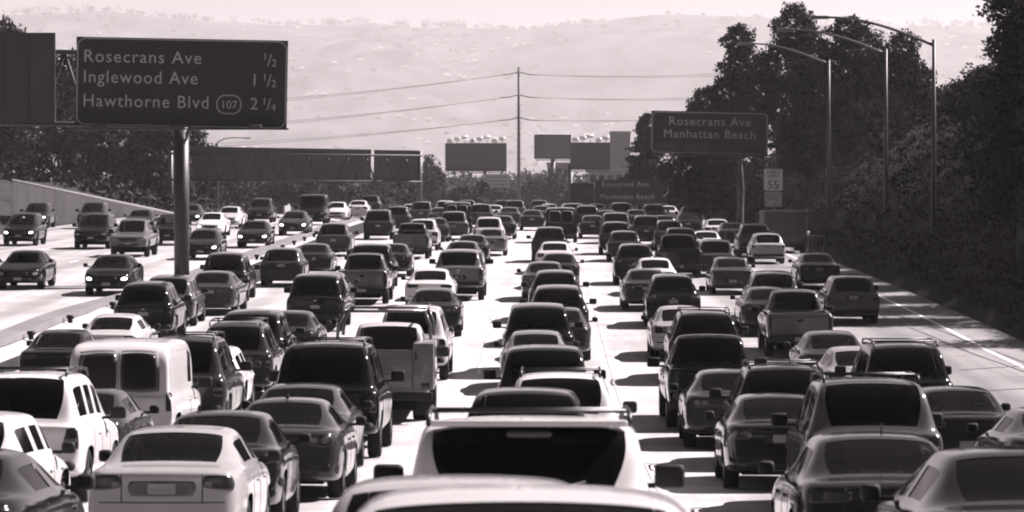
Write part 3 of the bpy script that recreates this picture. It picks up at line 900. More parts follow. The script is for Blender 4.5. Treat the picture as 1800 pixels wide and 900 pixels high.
# ------------------------------------------------------------------ trees
def tree(name, label, px, D, base_z, lobes, leaf, n_dens, mat, group=None, gap=.25, trunk=.28, seed=0, cat='tree'):
    """lobes: (picture x, picture y, radius x, radius z in picture pixels) seen at distance D, given real depth"""
    s = F / D
    X0 = (px - VX) / s
    t = thing(name, label, cat, (X0, D, base_z), group=group)
    L = []; r = random.Random(seed)
    for (lx, ly, rx, rz) in lobes:
        c = at(lx, ly, D) - Vector((X0, D, base_z))
        a, b = rx / s * 1.08, rz / s * 1.08
        dp = (a * .8 + .3)
        c.y += r.uniform(-.5, .5) * a
        L.append((c.x, c.y, c.z, a, dp, b, max(60, int(n_dens * a * b * 9))))
    obj('crown', leaf_cloud(L, leaf, seed + 1, gap, max(leaf*3.2, .5)), mat, t)
    bm = bmesh.new()
    top = max(L, key=lambda q: q[2])
    h = top[2]
    bm_tube(bm, [(0, 0, -1.0), (.05*h*.1, 0, h*.22), (top[0]*.35, .1, h*.5), (top[0]*.8, top[1]*.5, h*.85)], [trunk*1.25, trunk, trunk*.7, trunk*.25], 9)
    for q in L:
        z0 = min(q[2] * .55, h*.5); f = z0 / max(h*.5, .1)
        bm_tube(bm, [(top[0]*.35*f, 0, z0), (q[0]*.6, q[1]*.5, q[2]*.8), (q[0], q[1], q[2] + q[5]*.3)], [trunk*.45, trunk*.3, trunk*.08], 6)
    obj('trunk', bm, M_BARK, t)
    return t
def gz(px, D): return terrain_z((px - VX) * D / F, D)
TR = [
 ('gum_tree', 'tall dark gum tree with the highest rounded top right of the overhead sign', 1420, 242, [(1395, 55, 38, 45), (1375, 120, 48, 50), (1425, 105, 40, 45), (1390, 190, 55, 55), (1440, 180, 50, 55), (1420, 255, 60, 60)], 31),
 ('gum_tree', 'dark gum tree with a small separate round top left of the highest one', 1300, 250, [(1298, 75, 28, 30), (1300, 125, 36, 35), (1278, 165, 36, 32), (1330, 150, 38, 40), (1300, 215, 50, 45)], 32),
 ('gum_tree', 'low dark gum tree just above the right overhead sign', 1245, 258, [(1240, 180, 27, 26), (1222, 205, 22, 24), (1262, 215, 34, 30), (1245, 265, 50, 36), (1210, 300, 50, 40), (1250, 330, 60, 40), (1300, 290, 50, 40), (1310, 340, 60, 40)], 33),
 ('gum_tree', 'dark gum tree standing between the second and third lamp posts', 1500, 236, [(1490, 55, 34, 25), (1510, 90, 44, 40), (1470, 120, 44, 44), (1540, 130, 40, 42), (1500, 195, 60, 55), (1530, 260, 58, 55)], 34),
 ('gum_tree', 'dark gum tree with the ragged right shoulder behind the nearest full lamp post', 1590, 228, [(1585, 90, 30, 34), (1570, 140, 38, 42), (1612, 150, 30, 38), (1595, 205, 46, 48), (1625, 240, 36, 40), (1580, 275, 56, 48)], 35),
 ('bushy_tree', 'low bushy tree on the bank between the gum trees and the edge tree', 1680, 190, [(1672, 238, 38, 30), (1700, 262, 32, 34), (1650, 275, 36, 36), (1690, 305, 50, 40)], 36),
 ('edge_tree', 'near dark tree filling the upper right corner with drooping foliage', 1800, 118, [(1790, 20, 58, 46), (1800, 90, 60, 60), (1782, 155, 52, 50), (1810, 210, 70, 60), (1790, 275, 62, 60), (1810, 340, 84, 60), (1850, 60, 80, 80), (1880, 180, 90, 110)], 37),
]
for nm, lb, px, D, L, sd_ in TR:
    tree(nm, lb, px, D, gz(px, D), L, .10 if D < 150 else .13, 190 if D < 150 else 140, M_LEAF, seed=sd_, gap=.12, trunk=.3)
for i, (x, D) in enumerate(((20.8, 127), (21.5, 135), (22.2, 144), (23.0, 153), (24.5, 163))):
    z = terrain_z(x, D); s_ = F / D; px = VX + x * s_; zr = CZ + zp(D)
    f = lambda h: VY + (CZ - zr - h) * s_
    tree('bank_tree', 'dark bank tree right of the lamp posts, throwing shade over the shoulder', px, D, z, [(px, f(10.5), 2.6*s_, 2.4*s_), (px + 40, f(8.0), 3.0*s_, 2.2*s_), (px - 30, f(7.2), 2.2*s_, 2.0*s_), (px + 10, f(12.6), 1.8*s_, 1.6*s_)], .14, 70, M_LEAF, group='shade trees on the right bank', seed=90 + i, gap=.15)
# understorey along the bank: separate bushes
for i in range(26):
    D = 108 + i * 7.5 + rnd.uniform(-2, 2); x = rnd.uniform(19, 26); s = F / D; px = VX + x * s
    z = terrain_z(x, D); r_ = rnd.uniform(1.1, 2.3); py = VY + (CZ - z - r_ * .7) * s
    tree('bank_bush', 'dark bush on the planted bank right of the road', px, D, z, [(px, py, r_*s, r_*.8*s), (px + r_*s*.7, py + 10, r_*.8*s, r_*.6*s)], .12, 90, M_LEAF, group='bushes on the right bank', seed=60 + i, trunk=.07, cat='bush')
# conifer
t = thing('conifer', 'irregular dark conifer left of the right overhead sign', 'tree', (at(1132, 330, 330).x, 330, gz(1132, 330)))
L = []; zt = at(0, 203, 330).z - t.location.z
rr = random.Random(4)
for k in range(34):
    f = (k + rr.uniform(-.6, .6)) / 34; f = min(max(f, 0), .98); z = 1.2 + (zt - 1.2) * f
    r_ = ((1 - f) ** .8) * 2.7 + .25; a = rr.uniform(0, 2*pi); q = rr.uniform(.25, .8)
    L.append((cos(a)*r_*q, sin(a)*r_*q, z, r_*rr.uniform(.45, .75), r_*.6, rr.uniform(.35, .7), 230))
obj('crown', leaf_cloud(L, .20, 9, .1), M_LEAF, t); obj('trunk', tube_bm([(0, 0, -1), (0, 0, zt*.5), (0, 0, zt)], [.25, .15, .03], 8), M_BARK, t)
# left side trees behind the wall
TL = [
 ('broad_tree', 'dark tree rising above the reversed sign at the top left corner', 8, 340, [(-8, 70, 50, 36), (15, 95, 36, 40), (-20, 150, 50, 50), (10, 210, 60, 60), (0, 290, 60, 60)]),
 ('broad_tree', 'dark tree between the reversed sign and the destination sign', 112, 345, [(125, 130, 34, 34), (100, 165, 40, 40), (120, 220, 50, 50), (95, 290, 60, 55)]),
 ('broad_tree', 'dark tree below the left half of the destination sign', 205, 335, [(190, 190, 44, 44), (225, 200, 40, 40), (200, 255, 58, 50), (180, 315, 60, 40)]),
 ('broad_tree', 'grey leafy tree directly left of the sign post', 275, 325, [(265, 215, 40, 36), (295, 230, 34, 34), (265, 275, 52, 40), (290, 320, 50, 36)]),
 ('broad_tree', 'low tree right of the sign post under the sign edge', 335, 345, [(330, 245, 26, 28), (340, 280, 38, 34), (345, 325, 50, 34)]),
]
for i, (nm, lb, px, D, L) in enumerate(TL):
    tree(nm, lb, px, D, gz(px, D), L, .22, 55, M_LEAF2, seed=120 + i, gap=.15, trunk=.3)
MID = [(400, 330, 46, 26, 420), (455, 336, 44, 24, 450), (520, 332, 50, 28, 430), (590, 336, 46, 26, 440), (655, 340, 42, 22, 470), (705, 338, 34, 26, 480), (757, 318, 24, 42, 560), (812, 346, 40, 16, 470), (842, 340, 24, 24, 480),
       (880, 345, 28, 22, 620), (935, 340, 30, 22, 640), (975, 332, 26, 30, 620), (1020, 348, 36, 22, 520), (1080, 345, 34, 24, 470), (1130, 318, 40, 34, 380), (1165, 345, 44, 30, 350), (1215, 340, 50, 36, 300), (1280, 345, 48, 34, 285)]
for i, (px, py, rx, rz, D) in enumerate(MID):
    lb = ['spreading grey tree in the hazy belt beyond the road', 'rounded grey tree in the hazy belt beyond the road', 'low dark tree in the hazy belt beyond the road'][i % 3]
    if i == 6: lb = 'tall pale rounded tree just right of the gantry post'
    if i == 8: lb = 'pointed dark tree below the central billboard'
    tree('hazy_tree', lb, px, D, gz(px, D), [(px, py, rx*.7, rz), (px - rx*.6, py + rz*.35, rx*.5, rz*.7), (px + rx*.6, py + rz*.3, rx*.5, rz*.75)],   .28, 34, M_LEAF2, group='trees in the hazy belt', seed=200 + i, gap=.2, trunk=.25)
rw_ = random.Random(21); lob = []
for i in range(170):
    D_ = rw_.uniform(820, 1300); px_ = rw_.uniform(250, 1330); top = 312 + 16*noise.noise(Vector((px_ / 90.0, 0, 5))) + rw_.uniform(-7, 9)
    x_ = (px_ - VX) * D_ / F; zt2 = at(px_, top, D_).z; r_ = rw_.uniform(3.5, 7)
    for q in (0, 1, 2): lob.append((x_ + rw_.uniform(-3, 3), D_, zt2 - r_ - q * 6.5, r_ * 1.3, r_, r_ * 1.1, 260))
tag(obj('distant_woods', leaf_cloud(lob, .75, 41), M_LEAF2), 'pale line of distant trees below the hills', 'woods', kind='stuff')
# ivy and dry stalks covering the bank
def cover(n, x0, x1, y0, y1, size, seed):
    r = np.random.RandomState(seed); P = []
    for i in range(n):
        y = y0 * (y1 / y0) ** r.uniform(0, 1); x = x0 + (x1 - x0) * r.uniform(0, 1) ** 1.3
        if x < 15.1 + .35*sin(y/17.0): continue
        P.append((x, y, terrain_z(x, y) + r.uniform(0, .35)))
    return [(x, y, z, .5, .5, .25, 9) for x, y, z in P]
tag(obj('ivy_cover', leaf_cloud(cover(12000, 15, 33, 50, 330, .2, 3), .10, 77), leafmat('ivy_leaves', .018)), 'dark ivy and scrub covering the bank right of the road', 'ivy', kind='stuff')
tag(obj('wall_scrub', leaf_cloud([(x, y, road_z(x, y) + .4 + h, 1.6, 1.6, 1.0, 60) for x, y, h in [(-30 - 14*q + rnd.uniform(-1, 1), 312 + rnd.uniform(0, 30), 2.2*q) for q in [i/60 for i in range(60)]]], .28, 78), M_LEAF2), 'scrub growing behind the retaining wall', 'scrub', kind='stuff')

# ------------------------------------------------------------------ signs
M_SIGN = plain('sign_sheet', .022, .45, spec=.35, var=.12, vscale=.7)
M_SBACK = plain('sign_back', .05, .5, .1, var=.15, vscale=.6)
M_STEEL = plain('galvanised_steel', .055, .5, .35, var=.2, vscale=1.2)
M_LETTER = plain('sign_letters', .40, .5)
M_BORD = plain('sign_border', .30, .5)
def rrect(w, h, r, n=6):
    pts = []
    for cx, cy, a0 in ((w/2 - r, h/2 - r, 0), (-w/2 + r, h/2 - r, pi/2), (-w/2 + r, -h/2 + r, pi), (w/2 - r, -h/2 + r, 3*pi/2)):
        for k in range(n + 1):
            a = a0 + pi/2*k/n; pts.append((cx + r*cos(a), cy + r*sin(a)))
    return pts
def panel_bm(w, h, r, th):
    bm = bmesh.new(); p = rrect(w, h, r)
    f = [bm.verts.new((x, 0, z)) for x, z in p]; b = [bm.verts.new((x, th, z)) for x, z in p]
    bm.faces.new(f); bm.faces.new(b[::-1])
    for i in range(len(p)): bm.faces.new((f[i], b[i], b[(i+1) % len(p)], f[(i+1) % len(p)]))
    bmesh.ops.recalc_face_normals(bm, faces=bm.faces)
    return bm
def frame_bm(w, h, r, t, y0, th):
    bm = bmesh.new(); o = rrect(w, h, r); i_ = rrect(w - 2*t, h - 2*t, max(r - t, .01)); n = len(o)
    A = [bm.verts.new((x, y0, z)) for x, z in o]; B = [bm.verts.new((x, y0, z)) for x, z in i_]
    A2 = [bm.verts.new((x, y0 + th, z)) for x, z in o]; B2 = [bm.verts.new((x, y0 + th, z)) for x, z in i_]
    for k in range(n):
        q = (k + 1) % n
        bm.faces.new((A[k], A[q], B[q], B[k])); bm.faces.new((A[k], A2[k], A2[q], A[q])); bm.faces.new((B[k], B[q], B2[q], B2[k]))
    bmesh.ops.recalc_face_normals(bm, faces=bm.faces)
    return bm
def letters(parent, txt, size, x, z, y=-.018, align='LEFT', mat=None, sp=1.12):
    me = text_mesh(txt, size, sp, align)
    me.transform(Matrix.Translation((x, y, z)) @ Matrix.Rotation(pi/2, 4, 'X'))
    return obj('lettering', me, mat or M_LETTER, parent)

# --- destination sign on the median post
D = 134.0; s = F / D
c = at(319, 146, D); w, h = 372 / s, 156 / s
tilt = radians(1.15)
px0 = at(316, 0, D).x; base = road_z(px0, D)
t = thing('destination_sign', 'large dark freeway sign naming Rosecrans, Inglewood and Hawthorne above the median', 'road sign', (px0, D, base))
def L_(v): return Vector(v) - t.location
panel = obj('sign_panel', panel_bm(w, h, .0001, .06), M_SIGN, t); panel.location = L_(c); panel.rotation_euler = (0, tilt, 0)
obj('border', frame_bm(w - .06, h - .06, .34, .05, -.012, .012), M_BORD, panel)
ph = lambda p: (p - 319) / s
for txt, frac, row in (('Rosecrans Ave', ('', '1', '2'), 102), ('Inglewood Ave', ('1', '1', '2'), 138), ('Hawthorne Blvd', ('2', '1', '4'), 180)):
    z = (146 - row) / s - .22
    size = .70
    me = letters(panel, txt, size, ph(145), z)
    wid = max(v.co.x for v in me.data.vertices) - ph(145)
    want = {'Rosecrans Ave': 208, 'Inglewood Ave': 202, 'Hawthorne Blvd': 222}[txt] / s
    me.data.transform(Matrix.Translation((ph(145), 0, 0)) @ Matrix.Scale(want / wid, 4, (1, 0, 0)) @ Matrix.Translation((-ph(145), 0, 0)))
    if frac[0]: letters(panel, frac[0], .66, ph(440), z)
    letters(panel, frac[1], .40, ph(461), z + .20); letters(panel, '/', .66, ph(469), z - .02); letters(panel, frac[2], .40, ph(477), z - .04)
# route number in its shield
sh = rrect(40 / s, 32 / s, 13 / s, 8)
bm = frame_bm(44 / s, 34 / s, 15 / s, .045, -.014, .012); bmesh.ops.translate(bm, verts=bm.verts, vec=(ph(403), 0, (146 - 182) / s)); obj('route_shield', bm, M_LETTER, panel)
letters(panel, '107', .45, ph(403), (146 - 182) / s - .16, align='CENTER', sp=1.0)
obj('post', tube_bm([(0, .55, -.3), (0, .55, c.z - base - h/2 + .2)], .30, 20), M_STEEL, t)
obj('post', tube_bm([(0, .55, c.z - base - h/2 + .2), (0, .55, c.z - base + h/2 - .4)], .26, 16), M_STEEL, t)
for z in (at(0, 90, D).z, at(0, 217, D).z):
    obj('truss_beam', tube_bm([L_((at(-330, 0, D).x, D + .55, z + .15)), L_((at(500, 0, D).x, D + .55, z - .15))], .10, 8), plain('truss_paint', .03, .6), t)
bm = bmesh.new()
for k in range(9):
    x0, x1 = at(-330 + k*80, 0, D).x, at(-290 + k*80, 0, D).x; x2 = at(-250 + k*80, 0, D).x
    za, zb_ = at(0, 90, D).z, at(0, 217, D).z
    bm_tube(bm, [L_((x0, D + .55, zb_)), L_((x1, D + .55, za))], .05, 6); bm_tube(bm, [L_((x1, D + .55, za)), L_((x2, D + .55, zb_))], .05, 6)
obj('truss_web', bm, plain('truss_paint', .03, .6), t)
obj('catwalk', box_bm(*[v for p in ((at(120, 0, D).x - px0, at(508, 0, D).x - px0), (-.75, -.12), (c.z - base - h/2 - .10, c.z - base - h/2 - .04)) for v in p]), plain('truss_paint', .03, .6), t)
for px in (178, 313, 450):
    o = obj('sign_lamp', box_bm(-.26, .26, -.75, -.45, -.06, .12, .04), M_STEEL, t); o.location = L_((at(px, 0, D).x, D, c.z - h/2 - .02))
rs = thing('reversed_sign', 'blank dark back of a large sign cut by the left edge', 'road sign', (at(-40, 0, D).x, D + .2, at(0, 136, D).z))
obj('sign_panel', panel_bm(270 / s, 158 / s, .05, .05), M_SBACK, rs)
for k in range(7):
    o = obj('stiffener', box_bm(-.03, .03, -.06, 0, -1.7, 1.7), M_SBACK, rs); o.location.x = -2.9 + k * .97
obj('edge_strip', box_bm(135/s - .05, 135/s + .02, -.05, .06, -1.76, 1.76), plain('edge_metal', .11, .4, .4), rs)

# --- overhead sign on the right
D = 240.0; s = F / D
c = at(1247, 234, D); w, h = 206 / s, 75 / s
bx = at(1371, 0, D).x; base = terrain_z(bx, D)
t = thing('exit_sign', 'dark freeway sign reading Rosecrans Ave Manhattan Beach before the right trees', 'road sign', (bx, D, base))
panel = obj('sign_panel', panel_bm(w, h, .0001, .08), M_SIGN, t); panel.location = Vector(c) - t.location; panel.rotation_euler = (0, radians(1.1), 0)
obj('border', frame_bm(w - .1, h - .1, .35, .07, -.014, .012), M_BORD, panel)
M_DIM = plain('dim_letters', .42, .5)
letters(panel, 'Rosecrans Ave', .86, 0, .52, align='CENTER', mat=M_DIM); letters(panel, 'Manhattan Beach', .84, 0, -.36, align='CENTER', mat=M_DIM)
pl = obj('exit_plate', panel_bm(3.9, .62, .05, .02), plain('exit_plate', .045, .5), panel); pl.location = (-1.9, -.03, -1.06)
letters(pl, 'ONLY', .42, .65, -.16, y=-.012, mat=plain('plate_ink', .015, .6))
bm = bmesh.new(); q = [bm.verts.new(v) for v in ((-.35, -.012, .16), (.25, -.012, .16), (-.05, -.012, -.20))]; bm.faces.new(q); obj('arrow', bm, plain('plate_ink', .015, .6), pl)
obj('post', tube_bm([(0, .5, -1), (0, .5, at(0, 205, D).z - base)], .32, 16), M_STEEL, t)
for z in (c.z + .9, c.z - .9): obj('arm', tube_bm([(0, .5, z - base), (at(1150, 0, D).x - bx, .5, z - base + .15)], .13, 8), M_STEEL, t)
obj('catwalk', box_bm(at(1150, 0, D).x - bx, .2, -.6, 0, c.z - base - h/2 - .12, c.z - base - h/2 - .05), M_STEEL, t)
t2 = thing('camera_mast', 'slim mast with a small camera head rising above the right overhead sign', 'mast', (bx + .15, D + 1.5, base))
z = at(0, 135, D).z - base
obj('mast', tube_bm([(0, 0, -.5), (0, 0, z)], [.17, .11], 10), M_STEEL, t2)
obj('camera_head', box_bm(-.40, .40, -.3, .3, z, z + .22, .05), plain('pale_metal', .25, .5), t2); obj('dome', box_bm(-.14, .14, -.14, .14, z - .28, z, .06), plain('pale_metal', .25, .5), t2)

# --- speed limit sign
D = 232.0; s = F / D
bx = at(1359, 0, D).x; base = terrain_z(bx, D)
t = thing('speed_limit_sign', 'pale speed limit 55 sign with a second plate beneath it', 'road sign', (bx, D, base))
M_PALE = plain('pale_sign', .75, .5, var=.1); M_INK = plain('sign_ink', .03, .6)
p = obj('sign_panel', panel_bm(33 / s, 38 / s, .1, .03), M_PALE, t); p.location = Vector(at(1359, 316, D)) - t.location
letters(p, 'SPEED', .30, 0, .42, align='CENTER', mat=M_INK); letters(p, 'LIMIT', .30, 0, .14, align='CENTER', mat=M_INK); letters(p, '55', .80, 0, -.62, align='CENTER', mat=M_INK, sp=1.0)
p2 = obj('lower_plate', panel_bm(31 / s, 27 / s, .1, .03), plain('lower_plate', .4, .5, var=.4, vscale=2.5), t); p2.location = Vector(at(1359, 350, D)) - t.location
obj('post', tube_bm([(0, .1, -1), (0, .1, at(0, 299, D).z - base)], .07, 8), M_STEEL, t)

# --- small dark warning sign before the bank
D = 205.0; s = F / D
bx = at(1468, 0, D).x; base = terrain_z(bx, D)
t = thing('roadside_sign', 'small dark sign panel standing in the bank beside the second lamp post', 'road sign', (bx, D, base))
p = obj('sign_panel', panel_bm(38 / s, 34 / s, .1, .03), plain('dim_sign', .035, .5), t); p.location = Vector(at(1468, 338, D)) - t.location
obj('post', tube_bm([(0, .08, -1), (0, .08, at(0, 352, D).z - base)], .06, 8), M_STEEL, t)

# --- striped barricade beside the box truck
D = 180.0; s = F / D
bx = at(1434, 0, D).x; base = road_z(bx, D)
t = thing('barricade', 'small pale barricade with dark bars right of the box truck', 'barricade', (bx, D, base))
obj('board', box_bm(-.42, .42, -.03, .03, .55, 1.15, .01), plain('board_paint', .10, .6), t)
for k in range(4): obj('bar', box_bm(-.33 + k*.19, -.25 + k*.19, -.045, -.03, .6, 1.1), M_BLACK, t)
for x in (-.36, .36): obj('leg', box_bm(x - .04, x + .04, -.25, .25, 0, .55, .01), plain('board_paint', .10, .6), t)
obj('lamp', tube_bm([(-.42, 0, 1.15), (-.42, 0, 1.38)], .07, 10), plain('beacon', .6, .3), t)

# --- lamp posts along the right edge
LP = [('nearest', 1792, 20, 120.0, 'lamp post at the right edge with only its arm entering the picture'), ('', 1640, 76, 147.0, 'lamp post with the highest arched arm against the sky'),
      ('', 1556, 92, 168.0, 'middle lamp post in front of the gum trees'), ('', 1456, 110, 200.0, 'farthest of the tall lamp posts, its arm reaching over the dark gum top')]
for _, px, py, D, lb in LP:
    s = F / D; p = at(px, py, D); base = terrain_z(p.x, D); H = p.z - base
    t = thing('lamp_post', lb, 'street lamp', (p.x, D, base), group='lamp posts along the right edge')
    obj('pole', tube_bm([(0, 0, -1), (0, 0, H*.5), (0, 0, H + .15)], [.13, .105, .075], 10), M_STEEL, t)
    arm = []
    for k in range(13):
        a = k / 12
        arm.append((-4.6 * a, 0, H - .1 + 1.22 * sin(a * pi * .5) ** 1.0 * (1.0) - .02*a))
    obj('arm', tube_bm(arm, [.07 - .025*k/12 for k in range(13)], 8), M_STEEL, t)
    bm = box_bm(-5.35, -4.5, -.16, .16, H + 1.02, H + 1.17, .05); obj('lamp_head', bm, plain('lamp_housing', .12, .4, .3), t)
D = 330.0; p = at(382, 250, D); base = terrain_z(p.x, D); H = p.z - base
t = thing('lamp_post', 'small distant lamp post with thin arm under the destination sign', 'street lamp', (p.x, D, base))
obj('pole', tube_bm([(0, 0, -1), (0, 0, H)], [.12, .08], 8), M_STEEL, t)
obj('arm', tube_bm([(0, 0, H), (.7, 0, H + .35), (1.6, 0, H + .45), (2.6, 0, H + .42)], .055, 6), M_STEEL, t); obj('lamp_head', box_bm(2.5, 3.2, -.15, .15, H + .34, H + .46, .04), M_STEEL, t)

# --- long gantry of sign backs over the other carriageway
D = 318.0; s = F / D
t = thing('sign_gantry', 'long dark gantry of reversed sign panels over the oncoming lanes', 'gantry', (at(738, 0, D).x, D, road_z(at(738, 0, D).x, D)))
bx, base = t.location.x, t.location.z
for (a, b, y0, y1) in ((336, 652, 260, 318), (657, 735, 264, 319)):
    p0, p1 = at(a, y0, D), at(b, y1, D)
    pn = obj('sign_panel', panel_bm(p1.x - p0.x, p0.z - p1.z, .03, .06), M_SBACK, t); pn.location = ((p0.x + p1.x)/2 - bx, .0, (p0.z + p1.z)/2 - base); pn.rotation_euler = (0, radians(1.0), 0)
zt_, zb_ = at(0, 272, D).z - base, at(0, 318, D).z - base
for z in (zt_, zb_): obj('truss_beam', tube_bm([(at(300, 0, D).x - bx, -.45, z + .12), (.25, -.45, z - .1)], .11, 6), plain('truss_paint', .03, .6), t)
bm = bmesh.new()
for k in range(12):
    x0 = at(320 + k*34, 0, D).x - bx; x1 = at(337 + k*34, 0, D).x - bx; x2 = at(354 + k*34, 0, D).x - bx
    bm_tube(bm, [(x0, -.45, zb_), (x1, -.45, zt_)], .085, 5); bm_tube(bm, [(x1, -.45, zt_), (x2, -.45, zb_)], .085, 5)
obj('truss_web', bm, plain('truss_paint', .03, .6), t)
obj('post', tube_bm([(0, -.1, -.5), (0, -.1, zt_ + .35)], .22, 10), M_STEEL, t)
obj('post', tube_bm([(at(300, 0, D).x - bx, -.1, -1.5), (at(300, 0, D).x - bx, -.1, zt_ + .35)], .22, 10), M_STEEL, t)

# --- far guide sign on the right, lettering too far to read sharply
D = 292.0; s = F / D
t = thing('guide_sign', 'wide low dark guide sign far down the road before the conifer', 'road sign', (at(1005, 0, D).x, D, road_z(at(1005, 0, D).x, D)))
bx, base = t.location.x, t.location.z
for (a, b, y0, y1, tx) in ((1004, 1044, 322, 357, None), (1046, 1172, 316, 358, ('Rosecrans Ave', 'Manhattan Beach'))):
    p0, p1 = at(a, y0, D), at(b, y1, D)
    pn = obj('sign_panel', panel_bm(p1.x - p0.x, p0.z - p1.z, .1, .06), M_SIGN, t); pn.location = ((p0.x + p1.x)/2 - bx, 0, (p0.z + p1.z)/2 - base)
    if tx:
        letters(pn, tx[0], .60, -.5, .45, align='CENTER', mat=M_BORD); letters(pn, tx[1], .60, -.3, -.62, align='CENTER', mat=M_BORD)
        bm = bmesh.new()
        bm_box(bm, -.05, .05, -.02, -.01, -.35, .35, Matrix.Translation((3.0, 0, -.2)) @ Matrix.Rotation(radians(45), 4, 'Y')); obj('arrow', bm, M_BORD, pn)
obj('post', tube_bm([(0, .2, -.5), (0, .2, at(0, 322, D).z - base)], .2, 10), M_STEEL, t)
obj('post', tube_bm([(at(1168, 0, D).x - bx, .2, -.8), (at(1168, 0, D).x - bx, .2, at(0, 318, D).z - base)], .2, 10), M_STEEL, t)

# --- billboards
def billboard(label, a, b, y0, y1, D, v, post_px, lights=0, yaw=0.0, lit=None):
    p0, p1 = at(a, y0, D), at(b, y1, D); cx = (p0.x + p1.x)/2
    base = terrain_z(at(post_px, 0, D).x, D)
    t = thing('billboard', label, 'billboard', (at(post_px, 0, D).x, D, base))
    w, h = p1.x - p0.x, p0.z - p1.z
    pn = obj('board', panel_bm(w / cos(yaw), h, .05, .35), plain('billboard_back_%g' % v, v, .7, var=.12, vscale=.4), t)
    pn.location = (cx - t.location.x, 0, (p0.z + p1.z)/2 - base); pn.rotation_euler.z = yaw
    fr = obj('frame', frame_bm(w + .3, h + .3, .08, .2, -.06, .3), M_STEEL, pn)
    obj('catwalk', box_bm(-w/2, w/2, -.9, -.1, -h/2 - .45, -h/2 - .3), M_STEEL, pn)
    obj('post', tube_bm([(0, .5, -2), (0, .5, p1.z - base + h*.2)], .42, 12), M_STEEL, t)
    for k in range(lights):
        x = -w/2 + w * (k + .5) / lights
        o = obj('floodlight', box_bm(-.5, .5, -.3, .3, 0, .5, .12), plain('flood_metal', .8, .3, .6), pn); o.location = (x, -.5 + .3*(k % 2), h/2 + .35 + .3*(k % 3)); o.rotation_euler = (radians(-30), 0, radians(20 * ((k % 3) - 1)))
        obj('bracket', tube_bm([(x, 0, h/2), (x, -.45, h/2 + .6)], .05, 5), M_STEEL, pn)
    return t
billboard('dark billboard back with gleaming floodlights on top in the centre', 784, 889, 253, 300, 600, .04, 853, lights=8)
billboard('blank grey billboard turned aside right of the utility pole', 940, 1003, 238, 278, 640, .14, 972, yaw=radians(12))
billboard('dark billboard with pale light bar on top beside the blank grey one', 1004, 1071, 252, 297, 560, .035, 1002, lights=5)
D = 520.0
t = thing('roadside_board', 'small pale board on a short post below the central billboard', 'sign board', (at(862, 0, D).x, D, terrain_z(at(862, 0, D).x, D)))
p0, p1 = at(849, 306, D), at(896, 330, D)
pn = obj('board', panel_bm(p1.x - p0.x, p0.z - p1.z, .06, .2), plain('pale_board', .2, .6), t); pn.location = ((p0.x + p1.x)/2 - t.location.x, 0, (p0.z + p1.z)/2 - t.location.z)
for z in (-.55, 0, .55): obj('line', box_bm(-1.6, 1.6, -.02, 0, z - .1, z + .1), plain('board_line', .1, .6), pn)
obj('post', tube_bm([(0, .3, -1), (0, .3, p0.z - t.location.z)], .3, 10), M_STEEL, t)

# --- utility pole and its wires
D = 520.0
p = at(912, 118, D); base = terrain_z(p.x, D)
t = thing('utility_pole', 'very tall thin steel pole carrying power lines in the centre', 'utility pole', (p.x, D, base))
H = p.z - base
M_POLE = plain('pole_steel', .06, .6, .2)
obj('pole', tube_bm([(0, 0, -2), (0, 0, H*.5), (0, 0, H)], [.28, .24, .18], 10), M_POLE, t)
ends = []
for k, (py, arm) in enumerate(((132, 2.6), (172, 2.8), (212, 3.0))):
    z = at(0, py, D).z - base
    for sgn in (-1, 1):
        obj('insulator_arm', tube_bm([(0, 0, z + .45), (sgn*arm*.55, 0, z + .1), (sgn*arm, 0, z)], .08, 5), M_POLE, t)
        ends.append((p.x + sgn*arm, z + base, sgn)); ends.append((p.x + sgn*arm*.55, z + base + .1, sgn))
obj('step_bolts', bm_mesh((lambda b: [bm_box(b, -.5, .5, -.02, .02, 6 + .9*k, 6.06 + .9*k) for k in range(16)] and b)(bmesh.new())), M_POLE, t)
TGT_L = [(-60, 205), (-60, 245), (-60, 268)]; TGT_R = [(1560, 100), (1560, 140), (1560, 168)]
for i, (x, z, sgn) in enumerate(ends):
    k = i // 4; dz_ = 9 * (i % 2)
    if sgn < 0: q = at(TGT_L[k][0], TGT_L[k][1] - dz_, 470)
    else: q = at(TGT_R[k][0], TGT_R[k][1] + dz_, 560)
    a = Vector((x, D, z)); pts = []
    for j in range(25):
        f = j / 24; v = a.lerp(q, f); v.z -= 2.6 * 4 * f * (1 - f) * .5; pts.append(v)
    lb = ['upper', 'middle', 'lower'][k] + (' outer' if i % 2 == 0 else ' inner') + (' power line running left from the tall pole' if sgn < 0 else ' power line running right from the tall pole')
    tag(obj('power_line', tube_bm(pts, .03, 5), plain('cable', .05, .6)), lb, 'power line', 'power lines from the tall pole')

# --- far buildings
def building(label, a, b, y0, D, dep, v, rows, cols, name='far_building'):
    p0, p1 = at(a, y0, D), at(b, y0, D); base = terrain_z((p0.x + p1.x)/2, D) - 1
    t = thing(name, label, 'building', ((p0.x + p1.x)/2, D, base)); w = p1.x - p0.x; h = p0.z - base
    wl = obj('wall', box_bm(-w/2, w/2, 0, dep, 0, h), plain('far_wall_%g' % v, v, .8, var=.1, vscale=.2), t)
    obj('roof', box_bm(-w/2 - .2, w/2 + .2, -.2, dep + .2, h + .003, h + .5), plain('far_roof', .4, .8), t)
    for r_ in range(rows):
        for c_ in range(cols):
            x = -w/2 + w*(c_ + .5)/cols; z = h - 1.4 - r_ * 3.2
            if z > 2: obj('window', box_bm(x - w/cols*.33, x + w/cols*.33, -.04, 0, z - .8, z + .6), plain('far_glass', .03, .15), t)
building('plain pale block partly hidden by the conifer', 1074, 1108, 234, 900, 14, .3, 0, 3)
building('long low pale building under the dark billboard', 1035, 1125, 300, 640, 16, .32, 1, 6)
